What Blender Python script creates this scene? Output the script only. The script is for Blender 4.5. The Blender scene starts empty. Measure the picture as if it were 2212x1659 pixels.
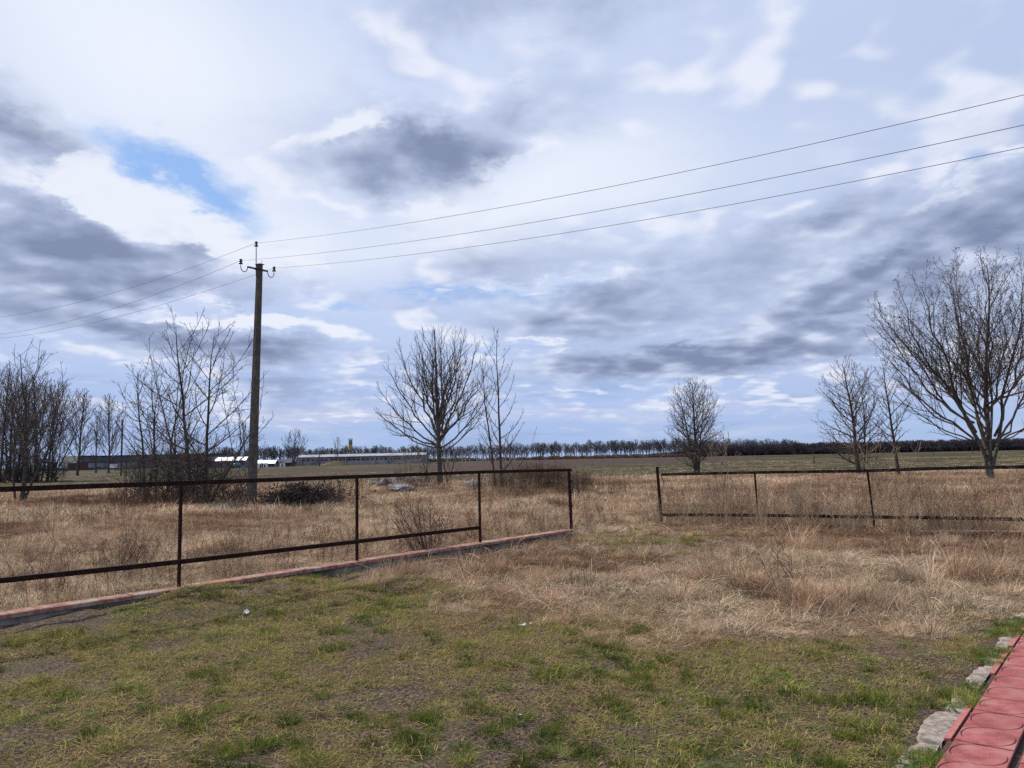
import bpy, math, random
import numpy as np
from mathutils import Vector, Matrix

PI = math.pi
rad = math.radians
scene = bpy.context.scene
C = scene.collection

# ------------------------------------------------------------------ camera
F_PX, W_PX, H_PX = 1640.0, 2212.0, 1659.0      # focal length and picture size in the units the distances were measured in
EYE = 1.60
PITCH, ROLL = rad(5.55), rad(1.2)
fw = Vector((0, math.cos(PITCH), math.sin(PITCH)))
rw = Vector((1, 0, 0)); uw = rw.cross(fw)
cam_r = rw * math.cos(ROLL) - uw * math.sin(ROLL)
cam_u = rw * math.sin(ROLL) + uw * math.cos(ROLL)
cam_data = bpy.data.cameras.new('camera')
cam_data.sensor_width = 36.0
cam_data.lens = 36.0 * F_PX / W_PX
cam_data.clip_start = 0.05; cam_data.clip_end = 12000
cam = bpy.data.objects.new('camera', cam_data); C.objects.link(cam)
M = Matrix((cam_r, cam_u, -fw)).transposed().to_4x4()
M.translation = Vector((0, 0, EYE))
cam.matrix_world = M
scene.camera = cam

def ray(px, py):
    a = (px - W_PX / 2) / F_PX; b = -(py - H_PX / 2) / F_PX
    return fw + cam_r * a + cam_u * b
def at_z(px, py, z=0.0):
    d = ray(px, py); t = (z - EYE) / d.z
    return Vector((d.x * t, d.y * t, z))
def at_y(px, py, Y):
    d = ray(px, py); t = Y / d.y
    return Vector((d.x * t, Y, EYE + d.z * t))

# ------------------------------------------------------------------ light
SUN_AZ, SUN_EL = rad(-56), rad(43)
world = bpy.data.worlds.new('World'); scene.world = world; world.use_nodes = True
SKY_K = 0.1

def lin(r, g, b):
    def f(c):
        c /= 255.0
        return c / 12.92 if c <= 0.04045 else ((c + 0.055) / 1.055) ** 2.4
    return (f(r), f(g), f(b))

class NT:
    """small helper to wire shader nodes"""
    def __init__(s, tree): s.t = tree; s.n = tree.nodes; s.l = tree.links
    def new(s, typ, **kw):
        n = s.n.new(typ)
        for k, v in kw.items(): setattr(n, k, v)
        return n
    def put(s, sock, val):
        if hasattr(val, 'is_linked') or isinstance(val, bpy.types.NodeSocket): s.l.new(val, sock)
        else: sock.default_value = val
    def math(s, op, a, b=None, c=None, clamp=False):
        n = s.new('ShaderNodeMath', operation=op, use_clamp=clamp)
        s.put(n.inputs[0], a)
        if b is not None: s.put(n.inputs[1], b)
        if c is not None: s.put(n.inputs[2], c)
        return n.outputs[0]
    def vmath(s, op, a, b=None, scale=None):
        n = s.new('ShaderNodeVectorMath', operation=op)
        s.put(n.inputs[0], a)
        if b is not None: s.put(n.inputs[1], b)
        if scale is not None: s.put(n.inputs['Scale'], scale)
        return n.outputs[0]
    def comb(s, x, y, z=0.0):
        n = s.new('ShaderNodeCombineXYZ')
        s.put(n.inputs[0], x); s.put(n.inputs[1], y); s.put(n.inputs[2], z)
        return n.outputs[0]
    def noise(s, vec, scale, detail=4, rough=0.55, color=False, dist=0.0, lac=2.0, dim='3D'):
        n = s.new('ShaderNodeTexNoise', noise_dimensions=dim)
        if vec is not None: s.l.new(vec, n.inputs['Vector'])
        n.inputs['Scale'].default_value = scale; n.inputs['Detail'].default_value = detail
        n.inputs['Roughness'].default_value = rough; n.inputs['Distortion'].default_value = dist
        n.inputs['Lacunarity'].default_value = lac
        return n.outputs['Color' if color else 0]
    def mix(s, fac, a, b, blend='MIX'):
        n = s.new('ShaderNodeMix', data_type='RGBA', blend_type=blend)
        s.put(n.inputs[0], fac)
        for i, v in ((6, a), (7, b)):
            if isinstance(v, tuple): v = tuple(v[:3]) + (1.0,)
            s.put(n.inputs[i], v)
        return n.outputs[2]
    def smooth(s, v, lo, hi, a=0.0, b=1.0, kind='SMOOTHSTEP'):
        n = s.new('ShaderNodeMapRange', interpolation_type=kind)
        s.put(n.inputs[0], v); s.put(n.inputs[1], lo); s.put(n.inputs[2], hi); s.put(n.inputs[3], a); s.put(n.inputs[4], b)
        return n.outputs[0]
    def ramp(s, fac, stops):
        n = s.new('ShaderNodeValToRGB'); s.l.new(fac, n.inputs[0])
        e = n.color_ramp.elements
        while len(e) < len(stops): e.new(0.5)
        for el, (p, c) in zip(e, stops): el.position = p; el.color = tuple(c[:3]) + (1.0,)
        return n.outputs[0]

def build_sky():
    t = NT(world.node_tree); t.n.clear()
    out = t.new('ShaderNodeOutputWorld'); bg = t.new('ShaderNodeBackground')
    t.l.new(bg.outputs[0], out.inputs[0]); bg.inputs[1].default_value = SKY_K
    nish = t.new('ShaderNodeTexSky', sky_type='NISHITA')
    nish.sun_disc = False; nish.sun_elevation = SUN_EL; nish.sun_rotation = SUN_AZ
    nish.air_density = 1.0; nish.dust_density = 0.6; nish.ozone_density = 1.5
    tc = t.new('ShaderNodeTexCoord'); d = tc.outputs['Generated']
    sp = t.new('ShaderNodeSeparateXYZ'); t.l.new(d, sp.inputs[0])
    x, y, z = sp.outputs
    u = t.math('ARCTAN2', x, y); v = t.math('ARCSINE', z)
    zc = t.math('ADD', t.math('MAXIMUM', z, -0.05), 0.19)
    q = t.comb(t.math('DIVIDE', x, zc), t.math('DIVIDE', y, zc), 0.0)
    uv = t.comb(u, v, 0.0)
    # ragged outlines: bend the cloud positions with noise laid out on the cloud deck
    n1 = t.noise(q, 1.1, 2, 0.5, color=True, dim='2D')
    n2 = t.noise(q, 4.2, 6, 0.62, color=True, dim='2D')
    sv = t.math('ADD', t.math('MAXIMUM', v, 0.0), 0.10)
    w1 = t.vmath('SCALE', t.vmath('SUBTRACT', n1, (0.5, 0.5, 0.5)), scale=t.math('MULTIPLY', sv, 0.38))
    w2 = t.vmath('SCALE', t.vmath('SUBTRACT', n2, (0.5, 0.5, 0.5)), scale=t.math('MULTIPLY', sv, 0.24))
    w2 = t.vmath('MULTIPLY', w2, (1.0, 0.8, 0.0)); w1 = t.vmath('MULTIPLY', w1, (1.0, 0.5, 0.0))
    pos = t.vmath('ADD', t.vmath('ADD', uv, w1), w2)
    pos_soft = t.vmath('ADD', uv, w1)
    def blobs(lst, p):
        acc = None
        for (px, py, rx, ry, rot, amp) in lst:
            dv = ray(px, py).normalized()
            cu, cv = math.atan2(dv.x, dv.y), math.asin(dv.z)
            m = t.new('ShaderNodeMapping', vector_type='TEXTURE')
            m.inputs['Location'].default_value = (cu, cv, 0); m.inputs['Rotation'].default_value = (0, 0, rad(rot) )
            m.inputs['Scale'].default_value = (rx * 1.45 / F_PX, ry * 1.45 / F_PX, 1)
            t.l.new(p, m.inputs[0])
            g = t.new('ShaderNodeTexGradient', gradient_type='SPHERICAL'); t.l.new(m.outputs[0], g.inputs[0])
            acc = t.math('MULTIPLY_ADD', g.outputs['Fac'], amp, acc if acc is not None else 0.0)
        return acc
    fb = t.noise(q, 2.3, 7, 0.58, dim='2D')
    fb2 = t.noise(q, 6.0, 6, 0.66, dim='2D')
    # relief: how the cloud thickness changes towards the sun
    toward = (math.sin(SUN_AZ) * 0.08, math.cos(SUN_AZ) * 0.08, 0.0)
    fbs = t.noise(t.vmath('ADD', q, toward), 2.3, 3, 0.56, dim='2D')
    fbu = t.noise(q, 2.3, 3, 0.56, dim='2D')
    relief = t.math('SUBTRACT', fbu, fbs)
    k = 1.0 / SKY_K
    def c_(r, g, b): return tuple(x_ * k for x_ in lin(r, g, b))
    # --- thin high veil over blue sky
    blue = t.vmath('MULTIPLY', nish.outputs[0], (0.75, 0.9, 1.0))
    blue = t.mix(0.8, blue, c_(142, 187, 248))
    hole = blobs(BLUE, pos)
    hole = t.math('ADD', hole, t.math('MULTIPLY', t.math('SUBTRACT', fb, 0.5), 0.8))
    hole = t.smooth(hole, -0.05, 1.35, 0.0, 0.9)
    glow = blobs(GLOW, pos_soft)
    veil = t.mix(t.smooth(v, 0.0, 0.30), c_(170, 193, 236), c_(206, 219, 247))
    veil = t.mix(t.smooth(u, 0.0, 0.62, 0.0, 0.75), veil, c_(183, 199, 232))
    veil = t.mix(t.smooth(fb, 0.50, 0.70, 0.0, 0.42), veil, c_(172, 183, 216))
    veil = t.mix(t.math('MULTIPLY', t.smooth(t.math('ADD', relief, t.math('MULTIPLY', t.math('SUBTRACT', fb2, 0.5), 0.25)), 0.02, 0.20, 0.0, 0.24), t.smooth(v, 0.05, 0.25)), veil, c_(228, 235, 253))
    veil = t.mix(t.smooth(glow, 0.05, 1.0, 0.0, 0.9), veil, c_(238, 244, 255))
    col = t.mix(hole, veil, blue)
    # streaky low clouds towards the horizon
    st = t.noise(t.comb(t.math('MULTIPLY', u, 1.7), t.math('MULTIPLY', v, 15.0), 3.0), 1.7, 6, 0.6, dist=0.35)
    stm = t.smooth(v, 0.03, 0.20, 1.0, 0.0)
    col = t.mix(t.math('MULTIPLY', t.smooth(st, 0.50, 0.68), t.math('MULTIPLY', stm, 0.75)), col, c_(208, 214, 238))
    col = t.mix(t.math('MULTIPLY', t.smooth(st, 0.47, 0.34), t.math('MULTIPLY', stm, 0.55)), col, c_(146, 164, 205))
    # --- grey cloud bodies with sunlit tops
    dk0 = blobs(DARK, pos)
    gate = t.smooth(dk0, 0.0, 0.45, 0.25, 1.0, 'LINEAR')
    nz = t.math('ADD', t.math('MULTIPLY', t.math('SUBTRACT', fb, 0.5), 1.25), t.math('MULTIPLY', t.math('SUBTRACT', fb2, 0.5), 0.40))
    dk = t.math('ADD', dk0, t.math('MULTIPLY', nz, gate))
    wh = blobs(WHITE, pos)
    wn = t.math('ADD', t.math('MULTIPLY', t.math('SUBTRACT', fb2, 0.5), 1.1), t.math('MULTIPLY', relief, 1.6))
    wh = t.math('ADD', wh, t.math('MULTIPLY', wn, t.smooth(wh, 0.0, 0.4)))
    rim = t.math('MULTIPLY', t.smooth(dk, 0.0, 0.22), t.smooth(dk, 0.55, 0.22))
    rim = t.math('MULTIPLY', rim, t.smooth(relief, -0.03, 0.10, 0.0, 0.8))
    whm = t.math('MAXIMUM', t.math('MULTIPLY', t.smooth(wh, 0.10, 0.80), 0.9), rim)
    dm = t.smooth(dk, 0.02, 1.28)
    shade = t.math('ADD', t.math('MULTIPLY', relief, 3.2), t.math('ADD', t.math('MULTIPLY', t.math('SUBTRACT', fb2, 0.5), 1.0), t.smooth(dk, 0.3, 1.7, 0.66, 0.20, 'LINEAR')))
    darkc = t.ramp(shade, [(0.0, c_(124, 137, 170)), (0.35, c_(148, 161, 193)), (0.7, c_(180, 192, 220)), (1.0, c_(212, 221, 242))])
    col = t.mix(t.math('MULTIPLY', dm, 0.93), col, darkc)
    col = t.mix(t.math('MULTIPLY', whm, t.smooth(dm, 0.75, 0.30)), col, c_(238, 242, 254))
    # horizon air
    col = t.mix(t.smooth(v, -0.01, 0.07, 0.5, 0.0), col, c_(166, 190, 226))
    # below the horizon: dull ground light
    col = t.mix(t.smooth(v, -0.03, -0.005, 1.0, 0.0), col, tuple(c * k for c in (0.12, 0.10, 0.07)))
    t.l.new(col, bg.inputs[0])

# clouds in view: place (as read off the view), half widths, tilt, weight
DARK = [(860,362,205,72,2,1.25),(960,320,170,60,8,.5),(1100,265,260,62,8,.75),
 (150,590,340,84,-2,1.2),(330,590,140,54,-6,.35),(80,455,190,52,-8,1.0),(260,490,110,44,-20,.5),(30,305,150,58,-16,.95),(90,668,170,40,0,.6),(190,700,90,26,0,.5),
 (390,745,200,40,-2,.95),(600,770,190,40,-2,.95),(680,845,170,34,0,.7),(700,610,70,52,20,.6),(160,560,480,240,0,.22),
 (1200,672,240,50,2,.8),(1090,560,240,60,0,.45),(1380,785,370,36,1,1.15),(1600,745,260,44,4,.55),(1560,680,300,64,6,.5),(1380,560,260,60,5,.4),
 (1740,490,210,70,22,.85),(1850,430,90,34,25,.4),(2160,470,230,84,14,1.15),(1960,560,260,60,10,.6),(1950,640,320,60,6,.5),(1760,720,300,40,3,.45),
 (1650,640,700,210,3,.34),(1200,20,330,80,0,.75),(1500,120,300,80,0,.25),(560,885,200,22,0,.4),(2050,740,240,30,3,.45),(1100,180,220,60,0,.25),(2000,120,340,120,0,.22),
 (340,430,130,52,-20,-1.0),(200,395,120,26,-10,-.6),(430,688,230,20,-4,-1.1),(600,702,170,20,-8,-1.0),(480,560,60,60,0,-.5),(800,560,200,90,0,-.5),(820,720,60,40,0,-.5),(1130,612,190,12,0,-.4),(1780,585,260,18,18,-.55),(1500,735,170,12,2,-.45),(1780,690,240,12,5,-.45),
 (1060,380,90,30,0,-.5),(1240,600,140,12,0,-.35),(2050,570,160,14,12,-.5),(1150,735,120,14,4,-.4),(790,820,90,16,10,-.6),(1960,770,220,14,3,-.5)]
WHITE = [(735,285,80,34,18,.9),(870,235,150,32,10,.6),(1040,390,70,26,0,.3),(330,440,130,50,-22,.8),(190,385,130,46,-10,.7),(450,530,90,52,-30,.8),(580,545,80,44,0,.8),
 (400,698,180,16,0,1.0),(580,706,170,18,-8,.9),(760,728,80,22,0,.6),(790,825,80,20,0,.6),(290,520,70,30,0,.3),(2150,380,110,34,22,.6),(1980,468,130,26,20,.5),
 (1500,520,60,30,0,.3),(1280,612,100,20,0,.35),(900,905,160,18,0,.4),(1430,870,190,14,3,.5),(1700,805,220,16,3,.5),(650,600,60,40,0,.3),(1140,848,160,18,0,.4),(1100,765,100,20,0,.3)]
BLUE = [(290,345,120,50,-20,1.1),(390,400,140,56,-22,1.2),(480,430,120,40,-15,.7),(730,655,90,20,0,1.0),(930,620,110,14,0,.8),(1120,628,130,16,0,1.0),(600,690,70,26,0,.5),
 (2195,325,70,26,0,.6),(650,590,60,30,0,.3),(1290,840,110,16,0,.6),(2050,900,240,40,0,.4),(1850,920,280,30,0,.35),(1000,300,120,30,0,.0)]
GLOW = [(1330,420,460,150,10,.35),(1000,470,200,90,0,.3),(250,110,440,230,-10,1.1),(560,500,280,100,0,.5),(1130,430,300,100,15,.45),(900,120,260,130,0,.2),(640,560,180,90,0,.4),(1700,300,300,80,10,.15),(1200,330,260,110,0,.3)]
build_sky()
world.cycles.sampling_method = 'NONE'

sun = bpy.data.lights.new('sun', 'SUN'); sun.energy = 5.0; sun.angle = rad(1.2); sun.color = (1.0, 0.93, 0.84)
so = bpy.data.objects.new('sun', sun); C.objects.link(so)
sd = Vector((math.sin(SUN_AZ) * math.cos(SUN_EL), math.cos(SUN_AZ) * math.cos(SUN_EL), math.sin(SUN_EL)))
so.rotation_euler = sd.to_track_quat('Z', 'Y').to_euler(); so.location = sd * 50

vs = scene.view_settings
vs.view_transform = 'Standard'; vs.look = 'None'; vs.exposure = 0.0; vs.gamma = 1.0; vs.use_curve_mapping = False
scene.cycles.max_bounces = 2; scene.cycles.diffuse_bounces = 2; scene.cycles.transmission_bounces = 2
scene.cycles.use_denoising = False
scene.cycles.use_adaptive_sampling = True; scene.cycles.adaptive_threshold = 0.012; scene.cycles.adaptive_min_samples = 12

# ------------------------------------------------------------------ tagging
def tag(o, label=None, cat=None, group=None, kind=None):
    if label: o['label'] = label
    if cat: o['category'] = cat
    if group: o['group'] = group
    if kind: o['kind'] = kind
    return o
def empty(name, loc=(0, 0, 0), rz=0.0):
    o = bpy.data.objects.new(name, None); C.objects.link(o); o.location = loc; o.rotation_euler = (0, 0, rz)
    o.empty_display_size = 0.2
    return o
def obj(name, me, mat=None, parent=None, loc=None):
    o = bpy.data.objects.new(name, me); C.objects.link(o)
    if mat is not None and len(me.materials) == 0: me.materials.append(mat)
    if parent is not None: o.parent = parent
    if loc is not None: o.location = loc
    return o
def mesh(name, V, Fc, smooth=False):
    """V (n,3); Fc (m,k) array or list of such arrays"""
    me = bpy.data.meshes.new(name)
    V = np.asarray(V, dtype=np.float32).reshape(-1, 3)
    if not isinstance(Fc, (list, tuple)) or np.ndim(Fc[0]) == 1 and len(Fc[0]): Fc = [np.asarray(Fc)]
    Fc = [np.asarray(f, dtype=np.int32) for f in Fc if len(f)]
    loops = np.concatenate([f.ravel() for f in Fc])
    tot = np.concatenate([np.full(len(f), f.shape[1], np.int32) for f in Fc])
    st = np.zeros(len(tot), np.int32); st[1:] = np.cumsum(tot)[:-1]
    me.vertices.add(len(V)); me.vertices.foreach_set('co', V.ravel())
    me.loops.add(len(loops)); me.loops.foreach_set('vertex_index', loops)
    me.polygons.add(len(tot)); me.polygons.foreach_set('loop_start', st); me.polygons.foreach_set('loop_total', tot)
    me.polygons.foreach_set('use_smooth', np.full(len(tot), smooth))
    me.update(calc_edges=True)
    return me
def fattr(me, name, vals, domain='POINT'):
    a = me.attributes.new(name, 'FLOAT', domain); a.data.foreach_set('value', np.asarray(vals, np.float32).ravel())

class Bag:
    """collects boxes and free polygons into one mesh"""
    def __init__(s): s.V = []; s.Q = []; s.T = []; s.n = 0
    def add(s, V, Q=(), T=()):
        s.V.append(np.asarray(V, float)); 
        if len(Q): s.Q.append(np.asarray(Q) + s.n)
        if len(T): s.T.append(np.asarray(T) + s.n)
        s.n += len(V)
    def box(s, c, size, rz=0.0, taper=1.0, tilt=None):
        x, y, z = [k / 2 for k in size]
        V = np.array([(-x,-y,-z),(x,-y,-z),(x,y,-z),(-x,y,-z),(-x*taper,-y*taper,z),(x*taper,-y*taper,z),(x*taper,y*taper,z),(-x*taper,y*taper,z)])
        if tilt is not None: V = V @ np.array(tilt).T
        cz, sz = math.cos(rz), math.sin(rz)
        V = V @ np.array([(cz, sz, 0), (-sz, cz, 0), (0, 0, 1)])
        s.add(V + np.array(c), [(0,3,2,1),(4,5,6,7),(0,1,5,4),(1,2,6,5),(2,3,7,6),(3,0,4,7)])
    def bar(s, a, b, w, h, up=(0, 0, 1)):
        """square bar from a to b"""
        a = np.array(a, float); b = np.array(b, float); t = b - a; L = np.linalg.norm(t); t /= L
        up = np.array(up, float)
        sx = np.cross(t, up); sx /= np.linalg.norm(sx); sz = np.cross(sx, t)
        V = []
        for p in (a, b):
            for i, j in ((-1,-1),(1,-1),(1,1),(-1,1)): V.append(p + sx * i * w / 2 + sz * j * h / 2)
        s.add(V, [(0,1,2,3),(7,6,5,4),(0,4,5,1),(1,5,6,2),(2,6,7,3),(3,7,4,0)])
    def mesh(s, name, smooth=False):
        return mesh(name, np.concatenate(s.V), [np.concatenate(s.Q) if s.Q else [], np.concatenate(s.T) if s.T else []], smooth)

class Tubes:
    """many tapered tubes, built in one go"""
    def __init__(s): s.g = {}
    def add(s, pts, radii, sides):
        s.g.setdefault((len(pts), sides), []).append((pts, radii))
    def count(s): return sum(2 * (n - 1) * k * len(v) for (n, k), v in s.g.items())
    def arrays(s):
        Vs, Qs, off = [], [], 0
        for (n, k), lst in s.g.items():
            P = np.array([[tuple(p) for p in a] for a, _ in lst], float); R = np.array([r for _, r in lst], float)
            m = len(lst)
            T = np.empty_like(P); T[:, 1:-1] = P[:, 2:] - P[:, :-2]; T[:, 0] = P[:, 1] - P[:, 0]; T[:, -1] = P[:, -1] - P[:, -2]
            T /= np.linalg.norm(T, axis=2, keepdims=True) + 1e-9
            mt = T.mean(axis=1); ref = np.where(np.abs(mt[:, 2:3]) < 0.8, np.array([[0, 0, 1.0]]), np.array([[1.0, 0, 0]]))
            ref = np.repeat(ref[:, None, :], n, axis=1)
            U = np.cross(T, ref); U /= np.linalg.norm(U, axis=2, keepdims=True) + 1e-9
            W = np.cross(T, U)
            a = np.arange(k) * 2 * PI / k
            V = P[:, :, None, :] + R[:, :, None, None] * (U[:, :, None, :] * np.cos(a)[None, None, :, None] + W[:, :, None, :] * np.sin(a)[None, None, :, None])
            Vs.append(V.reshape(-1, 3))
            i = np.arange(n - 1)[:, None]; j = np.arange(k)[None, :]
            q = np.stack([i * k + j, i * k + (j + 1) % k, (i + 1) * k + (j + 1) % k, (i + 1) * k + j], -1).reshape(-1, 4)
            q = (q[None] + (np.arange(m) * n * k)[:, None, None]).reshape(-1, 4) + off
            Qs.append(q); off += m * n * k
        return np.concatenate(Vs), np.concatenate(Qs)
    def mesh(s, name):
        V, Q = s.arrays(); return mesh(name, V, Q, True)
    def __len__(s): return sum(len(v) for v in s.g.values())

# ------------------------------------------------------------------ numeric noise for the terrain
def _h(ix, iy, seed):
    n = (ix.astype(np.int64) * 374761393 + iy.astype(np.int64) * 668265263 + seed * 1442695041) & 0xffffffff
    n = ((n ^ (n >> 13)) * 1274126177) & 0xffffffff
    return ((n ^ (n >> 16)) & 0xffffff) / float(0xffffff)
def vnoise(x, y, seed=0):
    x = np.asarray(x, float); y = np.asarray(y, float)
    ix, iy = np.floor(x), np.floor(y); fx, fy = x - ix, y - iy
    fx = fx * fx * (3 - 2 * fx); fy = fy * fy * (3 - 2 * fy)
    a = _h(ix, iy, seed); b = _h(ix + 1, iy, seed); c = _h(ix, iy + 1, seed); d = _h(ix + 1, iy + 1, seed)
    return (a * (1 - fx) + b * fx) * (1 - fy) + (c * (1 - fx) + d * fx) * fy
def fbm(x, y, seed=0, o=4):
    s = 0; a = 0.5
    for i in range(o): s = s + a * vnoise(x * 2 ** i, y * 2 ** i, seed + i * 17); a *= 0.5
    return s / (1 - 0.5 ** o)
def sstep(e0, e1, x):
    t = np.clip((x - e0) / (e1 - e0), 0, 1); return t * t * (3 - 2 * t)

WALL_Z = 0.17
WA = at_z(-260, 1367, WALL_Z); WB = at_z(1236, 1144, WALL_Z)      # left low wall, near its front edge
wall_dir = (WB - WA).normalized(); wall_n = Vector((wall_dir.y, -wall_dir.x, 0))   # n points to the lawn
PATH_A = at_z(2018, 1659, 0.03); PATH_B = at_z(2205, 1376, 0.03)
pdir = (PATH_B - PATH_A).normalized(); pn = Vector((pdir.y, -pdir.x, 0))           # n points right, onto the path
RW_A = at_z(1985, 1147, 0.10); RW_B = at_z(2330, 1149, 0.10)

BX = [-9, -5.2, -2.9, -2.0, 0, 2.2, 5, 9, 14]; BY = [4.2, 8.0, 10.3, 9.7, 8.5, 7.35, 7.5, 8.3, 9.5]
def straw_w(x, y):
    """1 in the dry grass, 0 on the mown lawn"""
    yb = np.interp(x, BX, BY) + (fbm(x * 0.9, y * 0.9, 5) - 0.5) * 2.6
    w = sstep(-1.5, 0.8, y - yb)
    side = (x - WA.x) * wall_n.x + (y - WA.y) * wall_n.y
    t = (x - WA.x) * wall_dir.x + (y - WA.y) * wall_dir.y
    w = w * (1 - .95 * sstep(5.8, 4.6, t) * (side > -.05) * sstep(3.0, 2.0, side))
    behind = sstep(0.05, -0.3, side) * (t < 10.2)
    w = np.maximum(w, behind)
    # trodden gap between the two fences
    gx, gy = 2.4, 14.2
    gap = np.exp(-(((x - gx) / 1.3) ** 2 + ((y - gy) / 2.2) ** 2))
    lane = np.exp(-((side + .75) / .45) ** 2) * sstep(5.5, 3.0, t) * (fbm(x * 1.4, y * 1.4, 19) > .4)
    return np.clip(w - 0.65 * gap - 0.75 * lane, 0, 1)
def gz(x, y):
    x = np.asarray(x, float); y = np.asarray(y, float)
    side = (x - WA.x) * wall_n.x + (y - WA.y) * wall_n.y
    t = (x - WA.x) * wall_dir.x + (y - WA.y) * wall_dir.y
    bank = 0.055 * np.exp(-(np.maximum(side, 0) / 1.3) ** 2) * sstep(7.5, 4.5, t)
    m = at_z(450, 1285, 0.1)
    mound = 0.075 * np.exp(-(((x - m.x) / 1.4) ** 2 + ((y - m.y) / 0.8) ** 2))
    r = np.hypot(x, y)
    z = bank + mound
    near = sstep(300, 12, r)
    z = z + near * ((fbm(x * 0.45, y * 0.45, 3) - 0.5) * 0.12 * sstep(6, 16, r) + (fbm(x * 1.5, y * 1.5, 9) - 0.5) * (0.06 + 0.16 * sstep(7.5, 10, r)))
    # rubble and earth heap between the two trees
    z = z + 0.60 * np.exp(-(((x - 1.0) / 2.2) ** 2 + ((y - 33) / 1.6) ** 2)) + 0.35 * np.exp(-(((x + 5.5) / 2.6) ** 2 + ((y - 40) / 1.8) ** 2))
    pside = (x - PATH_A.x) * pn.x + (y - PATH_A.y) * pn.y
    z = z * sstep(-0.12, -0.9, pside)
    z = z - 0.012 * sstep(-0.25, 0.0, pside)
    # far green mound
    z = z + 1.9 * np.exp(-(((x + 64) / 4.5) ** 2 + ((y - 275) / 5) ** 2))
    # shallow ditches in the meadow
    z = z - 0.5 * np.exp(-((y - 92 - x * 0.12 - 3 * np.sin(x * .05)) / 1.6) ** 2) * sstep(-15, 10, x)
    return z

# ------------------------------------------------------------------ materials
def new_mat(name):
    m = bpy.data.materials.new(name); m.use_nodes = True
    t = NT(m.node_tree); t.n.clear()
    out = t.new('ShaderNodeOutputMaterial')
    return m, t, out
def prin(t, out, col, rough=0.8, metal=0.0, bump=None, bump_s=0.3, bump_d=0.01, spec=0.5):
    p = t.new('ShaderNodeBsdfPrincipled'); t.put(p.inputs['Base Color'], tuple(col) + (1,) if isinstance(col, tuple) and len(col) == 3 else col)
    t.put(p.inputs['Roughness'], rough); t.put(p.inputs['Metallic'], metal); p.inputs['Specular IOR Level'].default_value = spec
    if bump is not None:
        b = t.new('ShaderNodeBump'); b.inputs['Strength'].default_value = bump_s; b.inputs['Distance'].default_value = bump_d
        t.l.new(bump, b.inputs['Height']); t.l.new(b.outputs[0], p.inputs['Normal'])
    t.l.new(p.outputs[0], out.inputs[0])
    return p
def two_tone(name, a, b, scale=6, rough=0.85, metal=0.0, bump_s=0.4, bump_d=0.01, detail=6, lo=0.35, hi=0.65, third=None, spec=0.3, obj_rand=0.0):
    m, t, out = new_mat(name)
    tc = t.new('ShaderNodeTexCoord'); v = tc.outputs['Object']
    n = t.noise(v, scale, detail, 0.6)
    col = t.mix(t.smooth(n, lo, hi), a, b)
    if third is not None:
        n3 = t.noise(v, scale * 0.27, 4, 0.6)
        col = t.mix(t.smooth(n3, 0.52, 0.66), col, third)
    if obj_rand:
        oi = t.new('ShaderNodeObjectInfo')
        col = t.mix(t.math('MULTIPLY', oi.outputs['Random'], obj_rand), col, tuple(c * 0.35 for c in a))
    prin(t, out, col, rough, metal, n, bump_s, bump_d, spec)
    return m
def leaf_mat(name, stops, trans=0.35, blade_var=0.5, rough=0.6):
    """blades: colour from the clump's own tint and each blade's variation"""
    m, t, out = new_mat(name)
    a = t.new('ShaderNodeAttribute', attribute_type='INSTANCER', attribute_name='tint')
    b = t.new('ShaderNodeAttribute', attribute_type='GEOMETRY', attribute_name='bl')
    f = t.math('ADD', a.outputs['Fac'], t.math('MULTIPLY', t.math('SUBTRACT', b.outputs['Fac'], 0.5), blade_var), clamp=True)
    col = t.ramp(f, stops)
    hv = t.new('ShaderNodeHueSaturation'); t.l.new(col, hv.inputs['Color'])
    r = t.new('ShaderNodeAttribute', attribute_type='INSTANCER', attribute_name='rnd')
    t.l.new(t.smooth(r.outputs['Fac'], 0, 1, 0.62, 1.5, 'LINEAR'), hv.inputs['Value'])
    d = t.new('ShaderNodeBsdfDiffuse'); tr = t.new('ShaderNodeBsdfTranslucent'); mx = t.new('ShaderNodeMixShader')
    t.l.new(hv.outputs[0], d.inputs[0]); t.l.new(hv.outputs[0], tr.inputs[0]); mx.inputs[0].default_value = trans
    t.l.new(d.outputs[0], mx.inputs[1]); t.l.new(tr.outputs[0], mx.inputs[2]); t.l.new(mx.outputs[0], out.inputs[0])
    return m

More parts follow.
